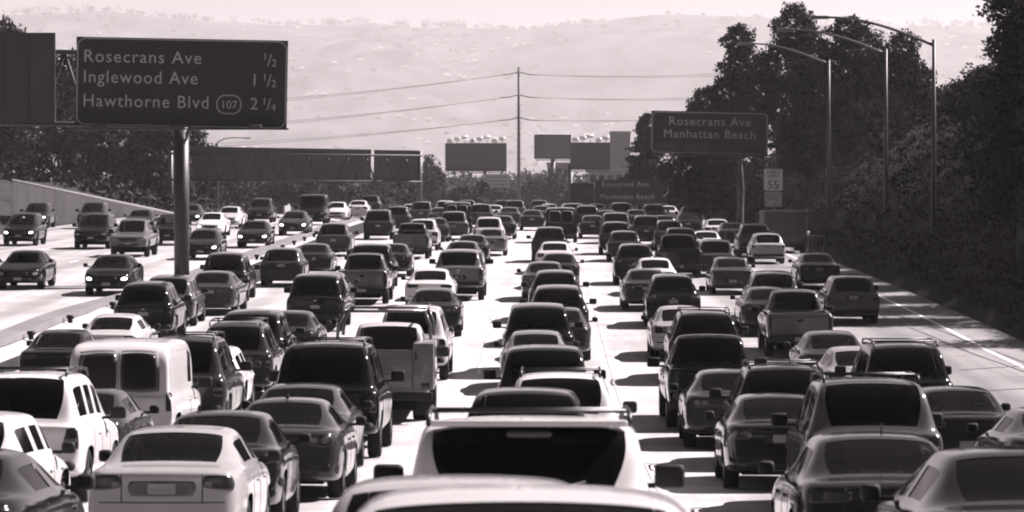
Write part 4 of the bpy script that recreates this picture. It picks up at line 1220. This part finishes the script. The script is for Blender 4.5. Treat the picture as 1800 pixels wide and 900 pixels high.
building('small pale building between the blank billboard and the dark one', 962, 1002, 290, 690, 12, .35, 1, 3)
building('low pale building at the foot of the gantry post', 690, 735, 352, 520, 12, .4, 1, 3)
building('low pale building left of the gantry under its panels', 425, 500, 352, 500, 12, .25, 1, 4)

# ------------------------------------------------------------------ the air
HZ = bpy.data.materials.new('haze_air'); HZ.use_nodes = True
t_ = HZ.node_tree
for n_ in list(t_.nodes): t_.nodes.remove(n_)
o_ = t_.nodes.new('ShaderNodeOutputMaterial'); v_ = t_.nodes.new('ShaderNodeVolumePrincipled')
v_.inputs['Color'].default_value = (1.0, .955, .965, 1)
v_.inputs['Density'].default_value = 0.00009
v_.inputs['Anisotropy'].default_value = 0.3
t_.links.new(v_.outputs[0], o_.inputs['Volume'])
hz = tag(obj('haze', box_bm(-6500, 6500, -200, 14500, -60, 640), HZ), 'pale haze thickening towards the hills', 'haze', kind='stuff')
# ------------------------------------------------------------------ the kinds in this traffic
def K(key, name, cat, spec, **kw): KIND[key] = dict(name=name, cat=cat, spec=spec, **kw)
K('sedan', 'sedan', 'car', spec_sedan(), lamp='a')
K('sedan_silver', 'sedan', 'car', spec_sedan(wr=.62), lamp='a', darkrecess=0, rw=.36)
K('sedan_plain', 'sedan', 'car', spec_sedan(belt=.95, roof=1.39, w=.875, boxy=1), lamp='b', lowplate=1)
K('sedan_round', 'sedan', 'car', spec_sedan(belt=.98, roof=1.41, w=.91, wr=.59, rake=-.05, L=4.95), lamp='r', lowplate=1)
K('sedan_large', 'sedan', 'car', spec_sedan(belt=.99, roof=1.43, w=.93, wr=.62, L=5.05), lamp='b')
K('coupe', 'coupe', 'car', spec_sedan(belt=.95, roof=1.33, w=.88, wr=.56, rake=-.08, L=4.5), lamp='a')
K('hatch', 'hatchback', 'car', spec_suv(belt=.97, roof=1.47, w=.87, L=4.2, wr=.62, zb=.34, rake=.2, nose=.88, mid=2.72, r=.315), lamp='v', blackbumper=1)
K('wagon', 'station_wagon', 'car', spec_suv(belt=.98, roof=1.50, w=.89, L=4.7, wr=.64, zb=.33, rake=.15, nose=.90, r=.325), lamp='h')
K('minivan', 'minivan', 'van', spec_suv(belt=1.06, roof=1.72, w=.96, L=4.9, wr=.70, zb=.34, rake=.1, nose=.98, mid=3.15, r=.33), lamp='v')
K('suv', 'suv', 'suv', spec_suv(), lamp='v', mirror=1.1)
K('suv_soft', 'suv', 'suv', spec_suv(belt=1.06, roof=1.66, w=.915, wr=.63, L=4.6, zb=.37, rake=.16, mid=2.95), lamp='w', mirror=1.1)
K('suv_large', 'suv', 'suv', spec_suv(belt=1.18, roof=1.92, w=1.0, wr=.76, L=5.5, zb=.46, nose=1.12, mid=3.5, r=.39), lamp='v', mirror=1.25)
K('suv_tall', 'suv', 'suv', spec_suv(belt=1.12, roof=1.82, w=.95, wr=.71, L=4.85, zb=.45, nose=1.08, r=.38), lamp='h', mirror=1.15)
K('pickup', 'pickup_truck', 'pickup', spec_pickup(), mirror=1.15)
K('pickup_dark', 'pickup_truck', 'pickup', spec_pickup(belt=1.14, roof=1.86, w=.99, wr=.70, L=5.6, rail=1.30), mirror=1.3, emblem=0)
K('pickup_cap', 'pickup_truck', 'pickup', spec_suv(belt=1.26, roof=1.86, w=.97, wr=.74, L=5.4, zb=.55, nose=1.12, mid=3.5, r=.39), lamp='v', mirror=1.2)
K('van', 'cargo_van', 'van', spec_van(), mirror=1.3)

# ---- special fittings
def brake_light_strip(sp, bvh):
    z = sp['roof'] - .075
    q = lambda x0, x1, z0, z1: [(x0, z0), (x1, z0), (x1, z1), (x0, z1)]
    P = [('high_brake_light', patch(bvh, q(-.175, .175, z - .026, z + .026), off=.014, rnd=.4, n=14, m=3), plain('led_lens', .10, .4), None)]
    vs, fs = [], []
    for k in range(12):
        c = -.151 + k * .0275
        m = patch(bvh, q(c - .011, c + .011, z - .013, z + .013), off=.019, rnd=1, n=4, m=4, deep=.004)
        k0 = len(vs); vs += [tuple(v.co) for v in m.vertices]; fs += [[k0 + i for i in p.vertices] for p in m.polygons]; bpy.data.meshes.remove(m)
    P.append(('led_row', mesh_np('led_row', vs, fs, True), plain('led_bright', .3, .25), 'sub'))
    return P
def spoiler(sp, bvh):
    st = sp['st'][3]; bm = bmesh.new()
    bm_box(bm, -st['wr'] + .09, st['wr'] - .09, .47, .70, sp['roof'] - .02, sp['roof'] + .03); bev(bm, .022, 3)
    return [('spoiler', bm_mesh(bm), 'paint', None)]
def wiper(sp, bvh):
    y = .20
    return [('rear_wiper', bm_mesh(tube_bm([(0, y - .03, sp['belt'] + .05), (.06, y - .02, sp['belt'] + .07), (.42, y + .03, sp['belt'] + .16)], .012, 6)), M_BLACK, None)]
K('suv_front', 'suv', 'suv', spec_suv(belt=1.08, roof=1.665, w=1.0, wr=.83, L=4.75, rake=.05), lamp='w', mirror=1.2, extra=[spoiler, brake_light_strip, wiper])
def antenna(x, y, z, h):
    bm = tube_bm([(x, y, z), (x, y - .02, z + h)], .008, 5)
    return ('antenna', bm_mesh(bm), M_BLACK, None)
def fin(x, y, z):
    return ('antenna_fin', bm_mesh(box_bm(x - .025, x + .025, y, y + .09, z - .02, z + .05, .012)), M_BLACK, None)
def high_stop(y, z, w=.17):
    return ('high_brake_light', bm_mesh(box_bm(-w, w, y, y + .03, z, z + .03, .006)), plain('led_lens', .18, .3), None)

# ---- cars going our way: (kind, picture x of the tail, distance, tone, glass, label, options)
T = [
 # middle lane
 ('sedan_large', 893, 14.0, .42, 't', 'pale car whose blurred roof fills the bottom edge, nearest of all', dict(scale=(1.24, 1, .985), X=-.12)),
 ('wagon', 800, 19.2, .36, 't', 'pale blurred car second from the bottom edge, only its roof showing', dict(scale=(1.10, .9, .905))),
 ('suv_front', 930, 25.0, .55, 'd', 'white suv with roof rails and a row of small brake lights in its rear window', dict(rails=True)),
 ('suv_soft', 922, 41.0, .016, 't', 'black suv just ahead of the white suv with the row of small brake lights', dict(scale=(1, 1, 1.03))),
 ('suv', 985, 50.5, .55, 'd', 'white suv with thin roof rack bars ahead of the black suv in the middle lane', dict(rails=True, scale=(1, .95, 1.03))),
 ('suv_large', 957, 65.0, .014, 'd', 'large black suv with broad black rear window and both mirrors out, in the middle lane', dict(scale=(.95, .95, .97))),
 ('sedan', 942, 82.5, .30, 't', 'pale roofed sedan half hidden behind the large black suv of the middle lane', {}),
 ('suv_tall', 947, 88.5, .014, 't', 'black tall suv with left mirror out, directly ahead of the pale roofed sedan', {}),
 ('sedan_plain', 985, 95.0, .06, 'c', 'grey sedan peeking out on the right of the black tall suv', {}),
 ('suv', 981, 102.0, .014, 't', 'black suv with bright roof edge and right mirror, ahead of the peeking grey sedan', {}),
 ('suv_soft', 977, 114.0, .03, 'c', 'dark suv with pale pillars beyond the black suv with bright roof edge', {}),
 ('sedan', 957, 128.5, .10, 'c', 'grey sedan at the left edge of the middle lane, ahead of the pale pillared suv', {}),
 ('sedan_plain', 982, 139.0, .03, 't', 'dark sedan whose roof shows above the grey sedan shifted left', {}),
 ('sedan', 975, 155.0, .5, 't', 'white sedan halfway up the middle lane between two dark cars', {}),
 ('suv', 966, 171.0, .03, 't', 'boxy dark suv ahead of the white sedan halfway up the middle lane', {}),
 ('van', 986, 206.0, .012, 'd', 'tall black van standing above the far traffic of the middle lane', {}),
 ('sedan', 935, 238.0, .04, 't', 'small dark sedan left of the tall black van near the crest', {}),
 # first lane on the right
 ('sedan_large', 1856, 24.6, .014, 'd', 'black car cut by the bottom right corner of the picture', {}),
 ('sedan_plain', 1570, 32.0, .035, 'c', 'dark grey sedan with driver and dotted high brake light, behind the black corner car', dict(extra='antenna')),
 ('suv_tall', 1540, 45.5, .13, 'd', 'silver suv with tall black rear window and roof rails, at right foreground', dict(rails=True, scale=(1, .95, .98))),
 ('sedan', 1377, 52.0, .022, 'c', 'black sedan with pale roof edge left of the silver suv with roof rails', {}),
 ('suv', 1383, 58.0, .014, 't', 'black suv with low roof rails ahead of the black sedan with pale roof edge', dict(rails=True, scale=(1, .93, 1.0))),
 ('sedan_round', 1288, 64.3, .055, 'c', 'grey rounded sedan tucked beside the left flank of the black suv with low rails', dict(scale=(1, .93, 1))),
 ('pickup_dark', 1258, 70.5, .014, 't', 'big black pickup with chrome bumper and wide rear window', {}),
 ('suv', 1242, 86.0, .012, 'd', 'black suv with raised roof rack ahead of the big black pickup', dict(rails=True, scale=(1.03, 1, 1.02))),
 ('sedan', 1200, 95.7, .35, 't', 'pale roofed sedan half hidden behind the black suv with raised roof rack', {}),
 ('suv_soft', 1184, 111.0, .016, 't', 'rounded black crossover ahead of the pale roofed sedan', {}),
 ('sedan', 1138, 121.5, .05, 'c', 'dark grey sedan at the left edge of the lane beside the rounded black crossover', {}),
 ('sedan_plain', 1153, 133.0, .55, 't', 'white roofed car with thick bright right pillar ahead of the dark grey sedan', {}),
 ('suv_soft', 1117, 143.0, .025, 't', 'dark squat suv just left ahead of the white roofed car with bright pillar', dict(scale=(1, 1, 1.0))),
 ('wagon', 1098, 172.0, .05, 'c', 'grey wagon ahead of the dark squat suv, its whole window see-through', {}),
 ('suv', 1083, 183.0, .03, 't', 'dark suv directly ahead of the grey wagon with see-through window', {}),
 ('suv_tall', 1083, 204.0, .12, 't', 'grey tall suv with pale roof outline at the head of the dark suv row', {}),
 ('sedan', 1042, 216.0, .025, 't', 'small dark sedan left of the grey tall suv with pale outline', {}),
 # second lane on the right
 ('coupe', 1885, 47.0, .12, 't', 'grey car of which only the left flank enters at the right edge', {}),
 ('sedan_plain', 1703, 56.0, .02, 'c', 'black sedan with a driver seen through its window, right of the silver suv', {}),
 ('suv_tall', 1598, 68.0, .014, 't', 'black suv with a long roof rail and right mirror out, beside the open shoulder', dict(rails=True)),
 ('sedan', 1520, 75.0, .32, 't', 'pale sedan squeezed behind the left side of the black suv with long roof rail', {}),
 ('sedan_plain', 1472, 82.5, .05, 'c', 'grey sedan with two heads visible in it, ahead of the squeezed pale sedan', {}),
 ('pickup', 1407, 97.0, .17, 't', 'silver pickup with dark oval badge on its tailgate, high above its tyres', {}),
 ('sedan_round', 1355, 107.0, .035, 'c', 'dark sedan partly covered by the silver pickup with oval badge', {}),
 ('wagon', 1362, 115.0, .07, 'c', 'grey wagon with clear windows seen above the covered dark sedan', dict(scale=(1.04, 1, 1.06))),
 ('sedan_plain', 1288, 134.0, .09, 'c', 'grey square sedan alone in its lane left of the grey wagon', {}),
 ('pickup_dark', 1195, 150.0, .012, 'd', 'black pickup with solid dark tailgate changing lanes far ahead', {}),
 ('minivan', 1259, 152.0, .11, 'd', 'grey minivan beside the black pickup that is changing lanes', dict(scale=(.93, .95, .93))),
 ('suv', 1198, 170.0, .02, 't', 'dark suv peeking above the black pickup that is changing lanes', {}),
 ('sedan', 1243, 176.0, .5, 't', 'white roofed sedan above the grey minivan far up the road', {}),
 ('suv_soft', 1178, 190.0, .08, 'c', 'small grey suv with light window frames left of the far white roofed sedan', {}),
 ('sedan', 1262, 205.0, .5, 't', 'flat white roof beyond the grey minivan, last pale car before the bank', {}),
 ('suv', 1137, 200.0, .02, 't', 'small black suv between the two far right hand lanes', {}),
 ('wagon', 1166, 212.0, .05, 'c', 'tiny grey wagon ahead of the small grey suv with light frames', {}),
 ('sedan', 1210, 222.0, .03, 't', 'tiny dark sedan far ahead under the long dark sign board', {}),
 # outer lane on the right
 ('wagon', 1501, 113.0, .15, 'd', 'silver wagon nearest the shoulder with its tail lights high on the pillars', dict(scale=(1, .95, 1.03))),
 ('sedan', 1441, 139.0, .03, 't', 'dark sedan with left mirror out ahead of the silver wagon by the shoulder', {}),
 ('hatch', 1351, 169.0, .36, 'd', 'pale hatchback brightest in the outer lane beside the box truck', {}),
 ('suv', 1328, 179.0, .016, 't', 'black suv with one bright glint just left of the pale hatchback', {}),
 ('sedan', 1289, 196.0, .04, 't', 'dark sedan ahead of the black suv with a bright glint', {}),
 # first lane on the left
 ('sedan_silver', 282, 36.0, .34, 'c', 'silver sedan with wide plate recess and seats seen through its rear window, lower left', dict(extra='stop', scale=(.97, 1, .965))),
 ('sedan_plain', 366, 42.0, .02, 't', 'black sedan directly ahead of the silver sedan at lower left', {}),
 ('sedan_round', 488, 49.0, .055, 'c', 'dark grey sedan with twin round tail lights and a roof antenna fin', dict(extra='fin')),
 ('sedan_large', 517, 55.3, .10, 't', 'grey sedan with dark rear window directly ahead of the round light sedan', dict(scale=(1, .95, 1.02))),
 ('suv_large', 568, 61.0, .014, 'd', 'huge black suv with roof rack and chrome rear bumper left of centre', dict(scale=(1.0, 1, 1.06), rails=True)),
 ('suv_tall', 722, 87.0, .38, 't', 'white suv directly ahead of the service truck with ladder rack', {}),
 ('sedan_round', 760, 106.0, .03, 'c', 'dark sedan with rounded trunk between the white suv and the white sedan', {}),
 ('sedan_plain', 755, 122.0, .55, 'c', 'white sedan with large dark tail lights at both corners', dict(scale=(1.05, 1, 1))),
 ('pickup_cap', 806, 129.0, .22, 'd', 'pale pickup with a canopy and black rear window ahead of the white sedan', {}),
 ('sedan_large', 812, 155.0, .12, 'c', 'silver sedan ahead of the pale pickup with canopy', {}),
 ('sedan', 829, 168.0, .03, 't', 'dark sedan with bright right flank just beyond the silver sedan', {}),
 ('sedan_plain', 863, 181.0, .22, 't', 'pale grey sedan close to the lane gap in the far middle', {}),
 ('suv', 859, 195.0, .45, 't', 'white topped suv directly ahead of the pale grey sedan by the lane gap', {}),
 ('sedan_large', 881, 214.0, .025, 't', 'dark car by the bright gap far up the road', {}),
 ('minivan', 797, 213.0, .13, 't', 'grey minivan left of the white topped suv far up the road', {}),
 ('van', 803, 228.0, .012, 'd', 'tall black van rising behind the far grey minivan', {}),
 # second lane on the left
 ('suv_tall', 22, 48.0, .55, 'd', 'white suv cut by the left edge with large square tail light and roof rail', dict(rails=True, scale=(1, .95, 1))),
 ('sedan', 122, 54.3, .05, 't', 'dark sedan wedged between the cut white suv and the white cargo van', {}),
 ('hatch', -98, 38.0, .55, 't', 'white hatchback at the left edge with its bright right pillar and flank', {}),
 ('coupe', -152, 28.0, .02, 't', 'black car cut by the bottom left corner of the picture', {}),
 ('van', 204, 61.0, .5, 'c', 'white cargo van with two rear door windows', {}),
 ('suv_tall', 312, 68.0, .05, 'd', 'dark suv with roof rack directly ahead of the white cargo van', dict(rails=True, scale=(1, .95, 1.07))),
 ('hatch', 355, 74.0, .55, 't', 'white hatchback with bright flank squeezed right of the dark suv with roof rack', {}),
 ('suv', 408, 79.3, .045, 'd', 'dark grey suv with a thin roof rack, left of the huge black suv', dict(rails=True, scale=(1, .95, 1.04))),
 ('suv_tall', 437, 86.0, .03, 'd', 'dark suv with white right pillar, followed by the thin rack suv', dict(scale=(1, 1, .97))),
 ('sedan_plain', 500, 93.0, .03, 'c', 'dark sedan with clear window beyond the roof of the dark suv with white pillar', {}),
 ('suv_large', 553, 109.0, .022, 't', 'dark broad suv with bright right edge ahead of the huge black suv', dict(scale=(.94, .9, .92))),
 ('sedan', 567, 118.5, .25, 't', 'silver sedan hidden up to its roof by the dark broad suv', {}),
 ('pickup', 636, 126.0, .22, 't', 'pale pickup with round badge and clean tailgate in the left lanes', {}),
 ('suv_large', 651, 138.0, .016, 'd', 'black suv directly ahead of the pale pickup with round badge', dict(scale=(.95, .9, .94))),
 ('sedan', 688, 152.0, .025, 't', 'black sedan right of the black suv that leads the pale pickup', {}),
 ('pickup', 722, 176.0, .14, 't', 'tan grey pickup with bulky tailgate beyond the black suv and sedan', {}),
 ('suv', 742, 190.0, .4, 't', 'pale suv tucked ahead of the tan grey pickup', {}),
 ('sedan', 765, 208.0, .03, 't', 'dark sedan just ahead of the pale tucked suv', {}),
 # third lane on the left
 ('sedan_plain', 88, 83.0, .022, 'c', 'black sedan with clear windows by the median at the left edge', {}),
 ('sedan', 186, 91.0, .42, 'c', 'white sedan with bright right flank ahead of the black sedan by the median', {}),
 ('suv', 250, 103.5, .014, 'd', 'black suv with shiny right corner close to the sign post', dict(scale=(1, 1, 1.02))),
 ('minivan', 292, 111.5, .14, 't', 'silver minivan half hidden right of the black suv by the sign post', dict(scale=(.95, .95, .93))),
 ('sedan_large', 367, 118.5, .09, 't', 'grey sedan with bright right flank next to the sign post', {}),
 ('suv_tall', 392, 128.0, .02, 'c', 'black suv with a light patch in its window right of the sign post', dict(scale=(.95, 1, .98))),
 ('wagon', 493, 141.0, .05, 'c', 'dark grey wagon with see-through window in the lane by the median', dict(scale=(1.03, 1, 1.03))),
 ('sedan', 548, 152.0, .022, 't', 'black sedan right ahead of the dark grey wagon by the median', {}),
 ('suv', 585, 180.0, .09, 't', 'grey suv with bright right pillar beyond the black sedan by the median', {}),
 ('suv_tall', 664, 213.0, .05, 't', 'grey tall suv with pale roof far up the lane by the median', {}),
 ('suv', 697, 233.0, .05, 'd', 'dark suv to the right of the grey tall suv near the crest', {}),
]
for key, px, D, tone, gl, label, o in T:
    o = dict(o)
    sp = KIND[key]['spec']
    ex = o.pop('extra', None)
    if ex == 'antenna': ex = [antenna(.05, 1.55, sp['roof'] + .02, .12), high_stop(.86, sp['deck'] + .05, .2)]
    elif ex == 'fin': ex = [fin(0.0, 1.6, sp['roof'] + .05)]
    elif ex == 'stop': ex = [high_stop(1.42, sp['roof'] - .075, .09)]
    place_car(key, px, D, tone, label, gl=gl, extra=ex, yaw=radians(random.Random(label).uniform(-.5, .5)), **o)

# ---- cars coming towards us on the other carriageway
ON = [
 ('sedan', 186, 124.0, .03, 'c', True, 'dark oncoming sedan with both headlights lit, nearest beyond the median'),
 ('sedan_plain', 30, 129.0, .02, 'c', False, 'dark oncoming sedan cut by the left edge with a bright flank'),
 ('pickup', 224, 166.0, .2, 't', False, 'grey oncoming pickup with dark grille and gleaming flank'),
 ('suv', 31, 185.0, .014, 't', True, 'black oncoming suv at the far left edge with headlights lit'),
 ('suv_tall', 158, 179.0, .018, 't', False, 'black oncoming suv between the edge suv and the grey pickup'),
 ('suv_soft', 58, 226.0, .02, 't', True, 'small dark oncoming suv with bright lamp in front of the retaining wall'),
 ('suv', 157, 224.0, .04, 't', False, 'small grey oncoming suv near the middle of the retaining wall'),
 ('sedan', 241, 214.0, .03, 't', False, 'small dark oncoming sedan behind the grey oncoming pickup'),
 ('suv_soft', 293, 186.0, .025, 't', False, 'dark oncoming suv partly behind the sign post'),
 ('sedan_plain', 352, 162.0, .02, 't', True, 'dark oncoming sedan right of the sign post with headlights lit'),
 ('sedan', 368, 204.0, .55, 't', True, 'white oncoming sedan beyond the sign post'),
 ('sedan', 443, 181.0, .025, 't', True, 'dark oncoming sedan near the median with two lit headlights'),
 ('sedan_large', 514, 207.0, .05, 't', True, 'grey oncoming sedan with two round lit headlights near the median'),
 ('van', 547, 236.0, .014, 'd', False, 'dark tall oncoming van behind the grey oncoming sedan'),
 ('sedan', 590, 250.0, .5, 't', False, 'white oncoming car at the far end of the median'),
 ('sedan', 400, 226.0, .4, 't', True, 'pale oncoming sedan just behind the white oncoming sedan'),
 ('suv', 455, 246.0, .03, 't', False, 'small dark oncoming suv far behind the one with two lit headlights'),
 ('sedan', 330, 236.0, .04, 't', True, 'small grey oncoming sedan far off just right of the sign post'),
]
for key, px, D, tone, gl, lit, label in ON:
    place_car(key, px, D, tone, label, gl=gl, oncoming=True, lit=lit, group='oncoming cars beyond the median')

# ---- the far end of the jam, where only roofs stand above the crest
FAR = [(772, 250, .03, 'sedan'), (782, 275, .3, 'suv'), (845, 246, .04, 'suv'), (868, 268, .3, 'sedan'), (895, 252, .03, 'sedan'), (905, 285, .05, 'suv'),
       (952, 262, .05, 'sedan'), (965, 290, .4, 'sedan'), (1008, 250, .06, 'suv'), (1022, 270, .03, 'sedan'), (1032, 238, .02, 'suv'), (1068, 236, .03, 'sedan'), (1092, 255, .06, 'suv'),
       (820, 300, .06, 'suv'), (840, 320, .4, 'sedan'), (885, 310, .03, 'suv'), (948, 318, .04, 'suv'), (1000, 305, .35, 'sedan'), (1050, 290, .04, 'sedan'), (740, 262, .04, 'suv'), (720, 285, .3, 'sedan'),
       (1120, 240, .03, 'sedan'), (1150, 246, .05, 'suv'), (1175, 262, .3, 'sedan'), (1215, 255, .04, 'sedan'), (690, 275, .03, 'sedan'), (628, 262, .3, 'sedan'), (650, 290, .03, 'suv')]
for px, D, tone, key in FAR:
    tone = tone * 2.2 if tone < .1 else .5
    place_car(key, px, D, tone, 'tiny car in the packed far queue where the road crests', gl='t', group='tiny cars queuing at the far crest')

# ---- the service truck with its ladder rack
def service_truck():
    sp = KIND['pickup_dark']['spec']
    t = place_car('pickup_dark', 675, 73.0, .42, 'white service truck with boxy side cabinets and a ladder rack over its bed', cat='truck', name='service_truck', gl='c', scale=(1, 1, 1.08))
    for ch in list(t.children):
        if ch.name.split('.')[0] in ('tail_light', 'tailgate_seam', 'tailgate_crease', 'rear_bumper', 'license_plate', 'emblem'):
            bpy.data.objects.remove(ch)
    m = paint(.26)
    for s in (1, -1):
        bm = box_bm(min(s*.62, s*1.06), max(s*.62, s*1.06), -.10, 2.1, .66, 1.58, .02)
        cb = obj('tool_cabinet', bm, m, t)
        obj('door_seam', box_bm(s*1.06 - .004, s*1.06 + .004, .75, .77, .75, 1.6), M_BLACK, cb)
        obj('hinge', box_bm(min(s*.66, s*.70), max(s*.66, s*.70), -.125, -.10, 1.25, 1.40, .005), M_BLACK, cb)
        obj('tail_light', box_bm(min(s*.80, s*.98), max(s*.80, s*.98), -.118, -.10, .70, .80, .006), M_LAMP, t)
        # rack posts lean inwards at the back
        for y in (-.02, 2.05):
            obj('rack_post', tube_bm([(s*1.0, y, 1.66), (s*.98, y, 1.95), (s*.86, y, 2.22)], .04, 6), paint(.2), t)
        obj('rack_rail', tube_bm([(s*.86, -.1, 2.22), (s*.86, 3.6, 2.22)], .03, 6), paint(.2), t)
    for y in (-.02, 2.05): obj('rack_crossbar', tube_bm([(-.86, y, 2.22), (.86, y, 2.22)], .03, 6), paint(.2), t)
    gate = obj('tailgate', box_bm(-.615, .615, -.07, -.02, .70, 1.46, .012), m, t)
    for z in (.95, 1.02, 1.25): obj('ridge', box_bm(-.55, .55, -.082, -.07, z, z + .025, .004), paint(.28), gate)
    obj('rear_bumper', box_bm(-1.04, 1.04, -.22, -.1, .46, .62, .02), M_BLACK, t)
    obj('license_plate', box_bm(-.62, -.32, -.235, -.222, .48, .60, .003), M_PLATE, t)
    for s in (1, -1):
        o = obj('wheel', wheel_mesh(sp['r'], .25), M_TYRE, t); o.location = (s*.70, sp['ya'], sp['r'])
        obj('mud_flap', box_bm(min(s*.62, s*1.0), max(s*.62, s*1.0), .62, .64, .12, .66), M_BLACK, t)
service_truck()

# ---- the plain box truck standing on the shoulder under the bank
def box_truck():
    D = 186.0; x = (1381 - VX) * D / F
    t = thing('box_truck', 'plain dark box truck standing on the shoulder below the speed limit sign', 'truck', (x, D, road_z(x, D)))
    obj('cargo_box', box_bm(-1.16, 1.16, 0, 4.6, .52, 2.30, .03), plain('box_paint', .085, .6, var=.25, vscale=1.5), t)
    f = obj('rear_door', box_bm(-1.05, 1.05, -.03, 0, .62, 2.16, .01), plain('box_door', .075, .6, var=.2), t)
    obj('door_seam', box_bm(-.012, .012, -.038, -.03, .64, 2.14), M_BLACK, f)
    obj('roof_trim', box_bm(-1.18, 1.18, -.04, .08, 2.302, 2.36, .01), plain('box_trim', .2, .5), t)
    obj('cab', box_bm(-.98, .98, 4.7, 6.4, .5, 2.05, .12, 3), paint(.05), t)
    obj('underbody', box_bm(-.4, .4, .3, 6.2, .35, .55), M_UNDER, t)
    obj('rear_bumper', box_bm(-1.1, 1.1, -.08, .05, .36, .5, .01), M_BLACK, t)
    me = wheel_mesh(.42, .28)
    for y in (1.0, 5.4):
        for s in (1, -1):
            o = obj('wheel', me, M_TYRE, t); o.location = (s*.98, y, .42)
    for s in (1, -1): obj('tail_light', box_bm(min(s*.9, s*1.08), max(s*.9, s*1.08), -.095, -.08, .40, .47), M_LAMP, t)
box_truck()
# ------------------------------------------------------------------ drivers seen through clear rear windows
def person_meshes():
    me = bpy.data.meshes.new('person'); bm = bmesh.new(); sl = bm.verts.layers.skin.verify()
    def V(p, r):
        v = bm.verts.new(p); v[sl].radius = (r, r * .85); return v
    pel = V((0, 0, .10), .15); pel[sl].use_root = True
    a = V((0, -.03, .30), .14); ch = V((0, -.06, .50), .155); nk = V((0, -.05, .63), .058); hb = V((0, -.03, .70), .062)
    for p, q in ((pel, a), (a, ch), (ch, nk), (nk, hb)): bm.edges.new((p, q))
    ht = V((0, -.03, .79), .088); hu = V((0, -.04, .86), .075)
    bm.edges.new((hb, ht)); bm.edges.new((ht, hu))
    ns = V((0, .075, .775), .016); bm.edges.new((ht, ns))
    for s in (-1, 1):
        sh = V((s*.19, -.05, .545), .068); el = V((s*.27, .14, .33), .046); wr = V((s*.17, .38, .40), .030); pa = V((s*.155, .44, .415), .034)
        for p, q in ((ch, sh), (sh, el), (el, wr), (wr, pa)): bm.edges.new((p, q))
        for k in range(4):
            f1 = V((s*(.175 - .018*k), .50, .43 - .004*k), .010); f2 = V((s*(.170 - .018*k), .525 - .004*k, .405), .009)
            bm.edges.new((pa, f1)); bm.edges.new((f1, f2))
        t1 = V((s*.12, .455, .435), .011); t2 = V((s*.105, .49, .44), .009); bm.edges.new((pa, t1)); bm.edges.new((t1, t2))
        hp = V((s*.10, .05, .09), .10); kn = V((s*.15, .46, .17), .065); an = V((s*.14, .72, -.20), .045); ft = V((s*.14, .86, -.22), .035)
        for p, q in ((pel, hp), (hp, kn), (kn, an), (an, ft)): bm.edges.new((p, q))
    bm.to_mesh(me); bm.free()
    o = bpy.data.objects.new('p', me); C.objects.link(o)
    o.modifiers.new('s', 'SKIN'); m = o.modifiers.new('u', 'SUBSURF'); m.levels = 1
    dg = bpy.context.evaluated_depsgraph_get(); dg.update()
    body = bpy.data.meshes.new_from_object(o.evaluated_get(dg)); bpy.data.objects.remove(o)
    for p in body.polygons: p.use_smooth = True
    body.materials.clear()
    bm = bmesh.new()
    bmesh.ops.create_uvsphere(bm, u_segments=18, v_segments=12, radius=.105)
    bmesh.ops.delete(bm, geom=[v for v in bm.verts if v.co.z < -.01 and v.co.y > -.02], context='VERTS')
    for v in bm.verts: v.co = Vector((v.co.x * .92, v.co.y * 1.12 - .045, v.co.z * 1.05 + .82))
    for f in bm.faces: f.smooth = True
    hair = bm_mesh(bm, 'hair')
    return body, hair
P_BODY, P_HAIR = person_meshes()
M_CLOTH = plain('shirt_cloth', .03, .9, spec=.1); M_HAIR = plain('hair', .012, .7)
PE = [('dark grey sedan with driver', -1, 'driver of the dark grey sedan with dotted high brake light'),
      ('black sedan with a driver', -1, 'driver seen through the rear window of the black sedan right of the silver suv'),
      ('grey sedan with two heads', -1, 'driver of the grey sedan that has two heads in its window'),
      ('grey sedan with two heads', 1, 'passenger of the grey sedan that has two heads in its window'),
      ('silver sedan with wide', -1, 'driver of the silver sedan at lower left'),
      ('black sedan with clear windows by the median', -1, 'driver of the black sedan with clear windows by the median')]
for key, side, lb in PE:
    car = next(o for o in sc.objects if o.get('label', '').startswith(key))
    t = thing('person', lb, 'person')
    t.matrix_world = Matrix.Translation(car.location) @ car.rotation_euler.to_matrix().to_4x4() @ Matrix.Translation((side * .37, 2.12, .44))
    obj('body', P_BODY, M_CLOTH, t); obj('hair', P_HAIR, M_HAIR, t)
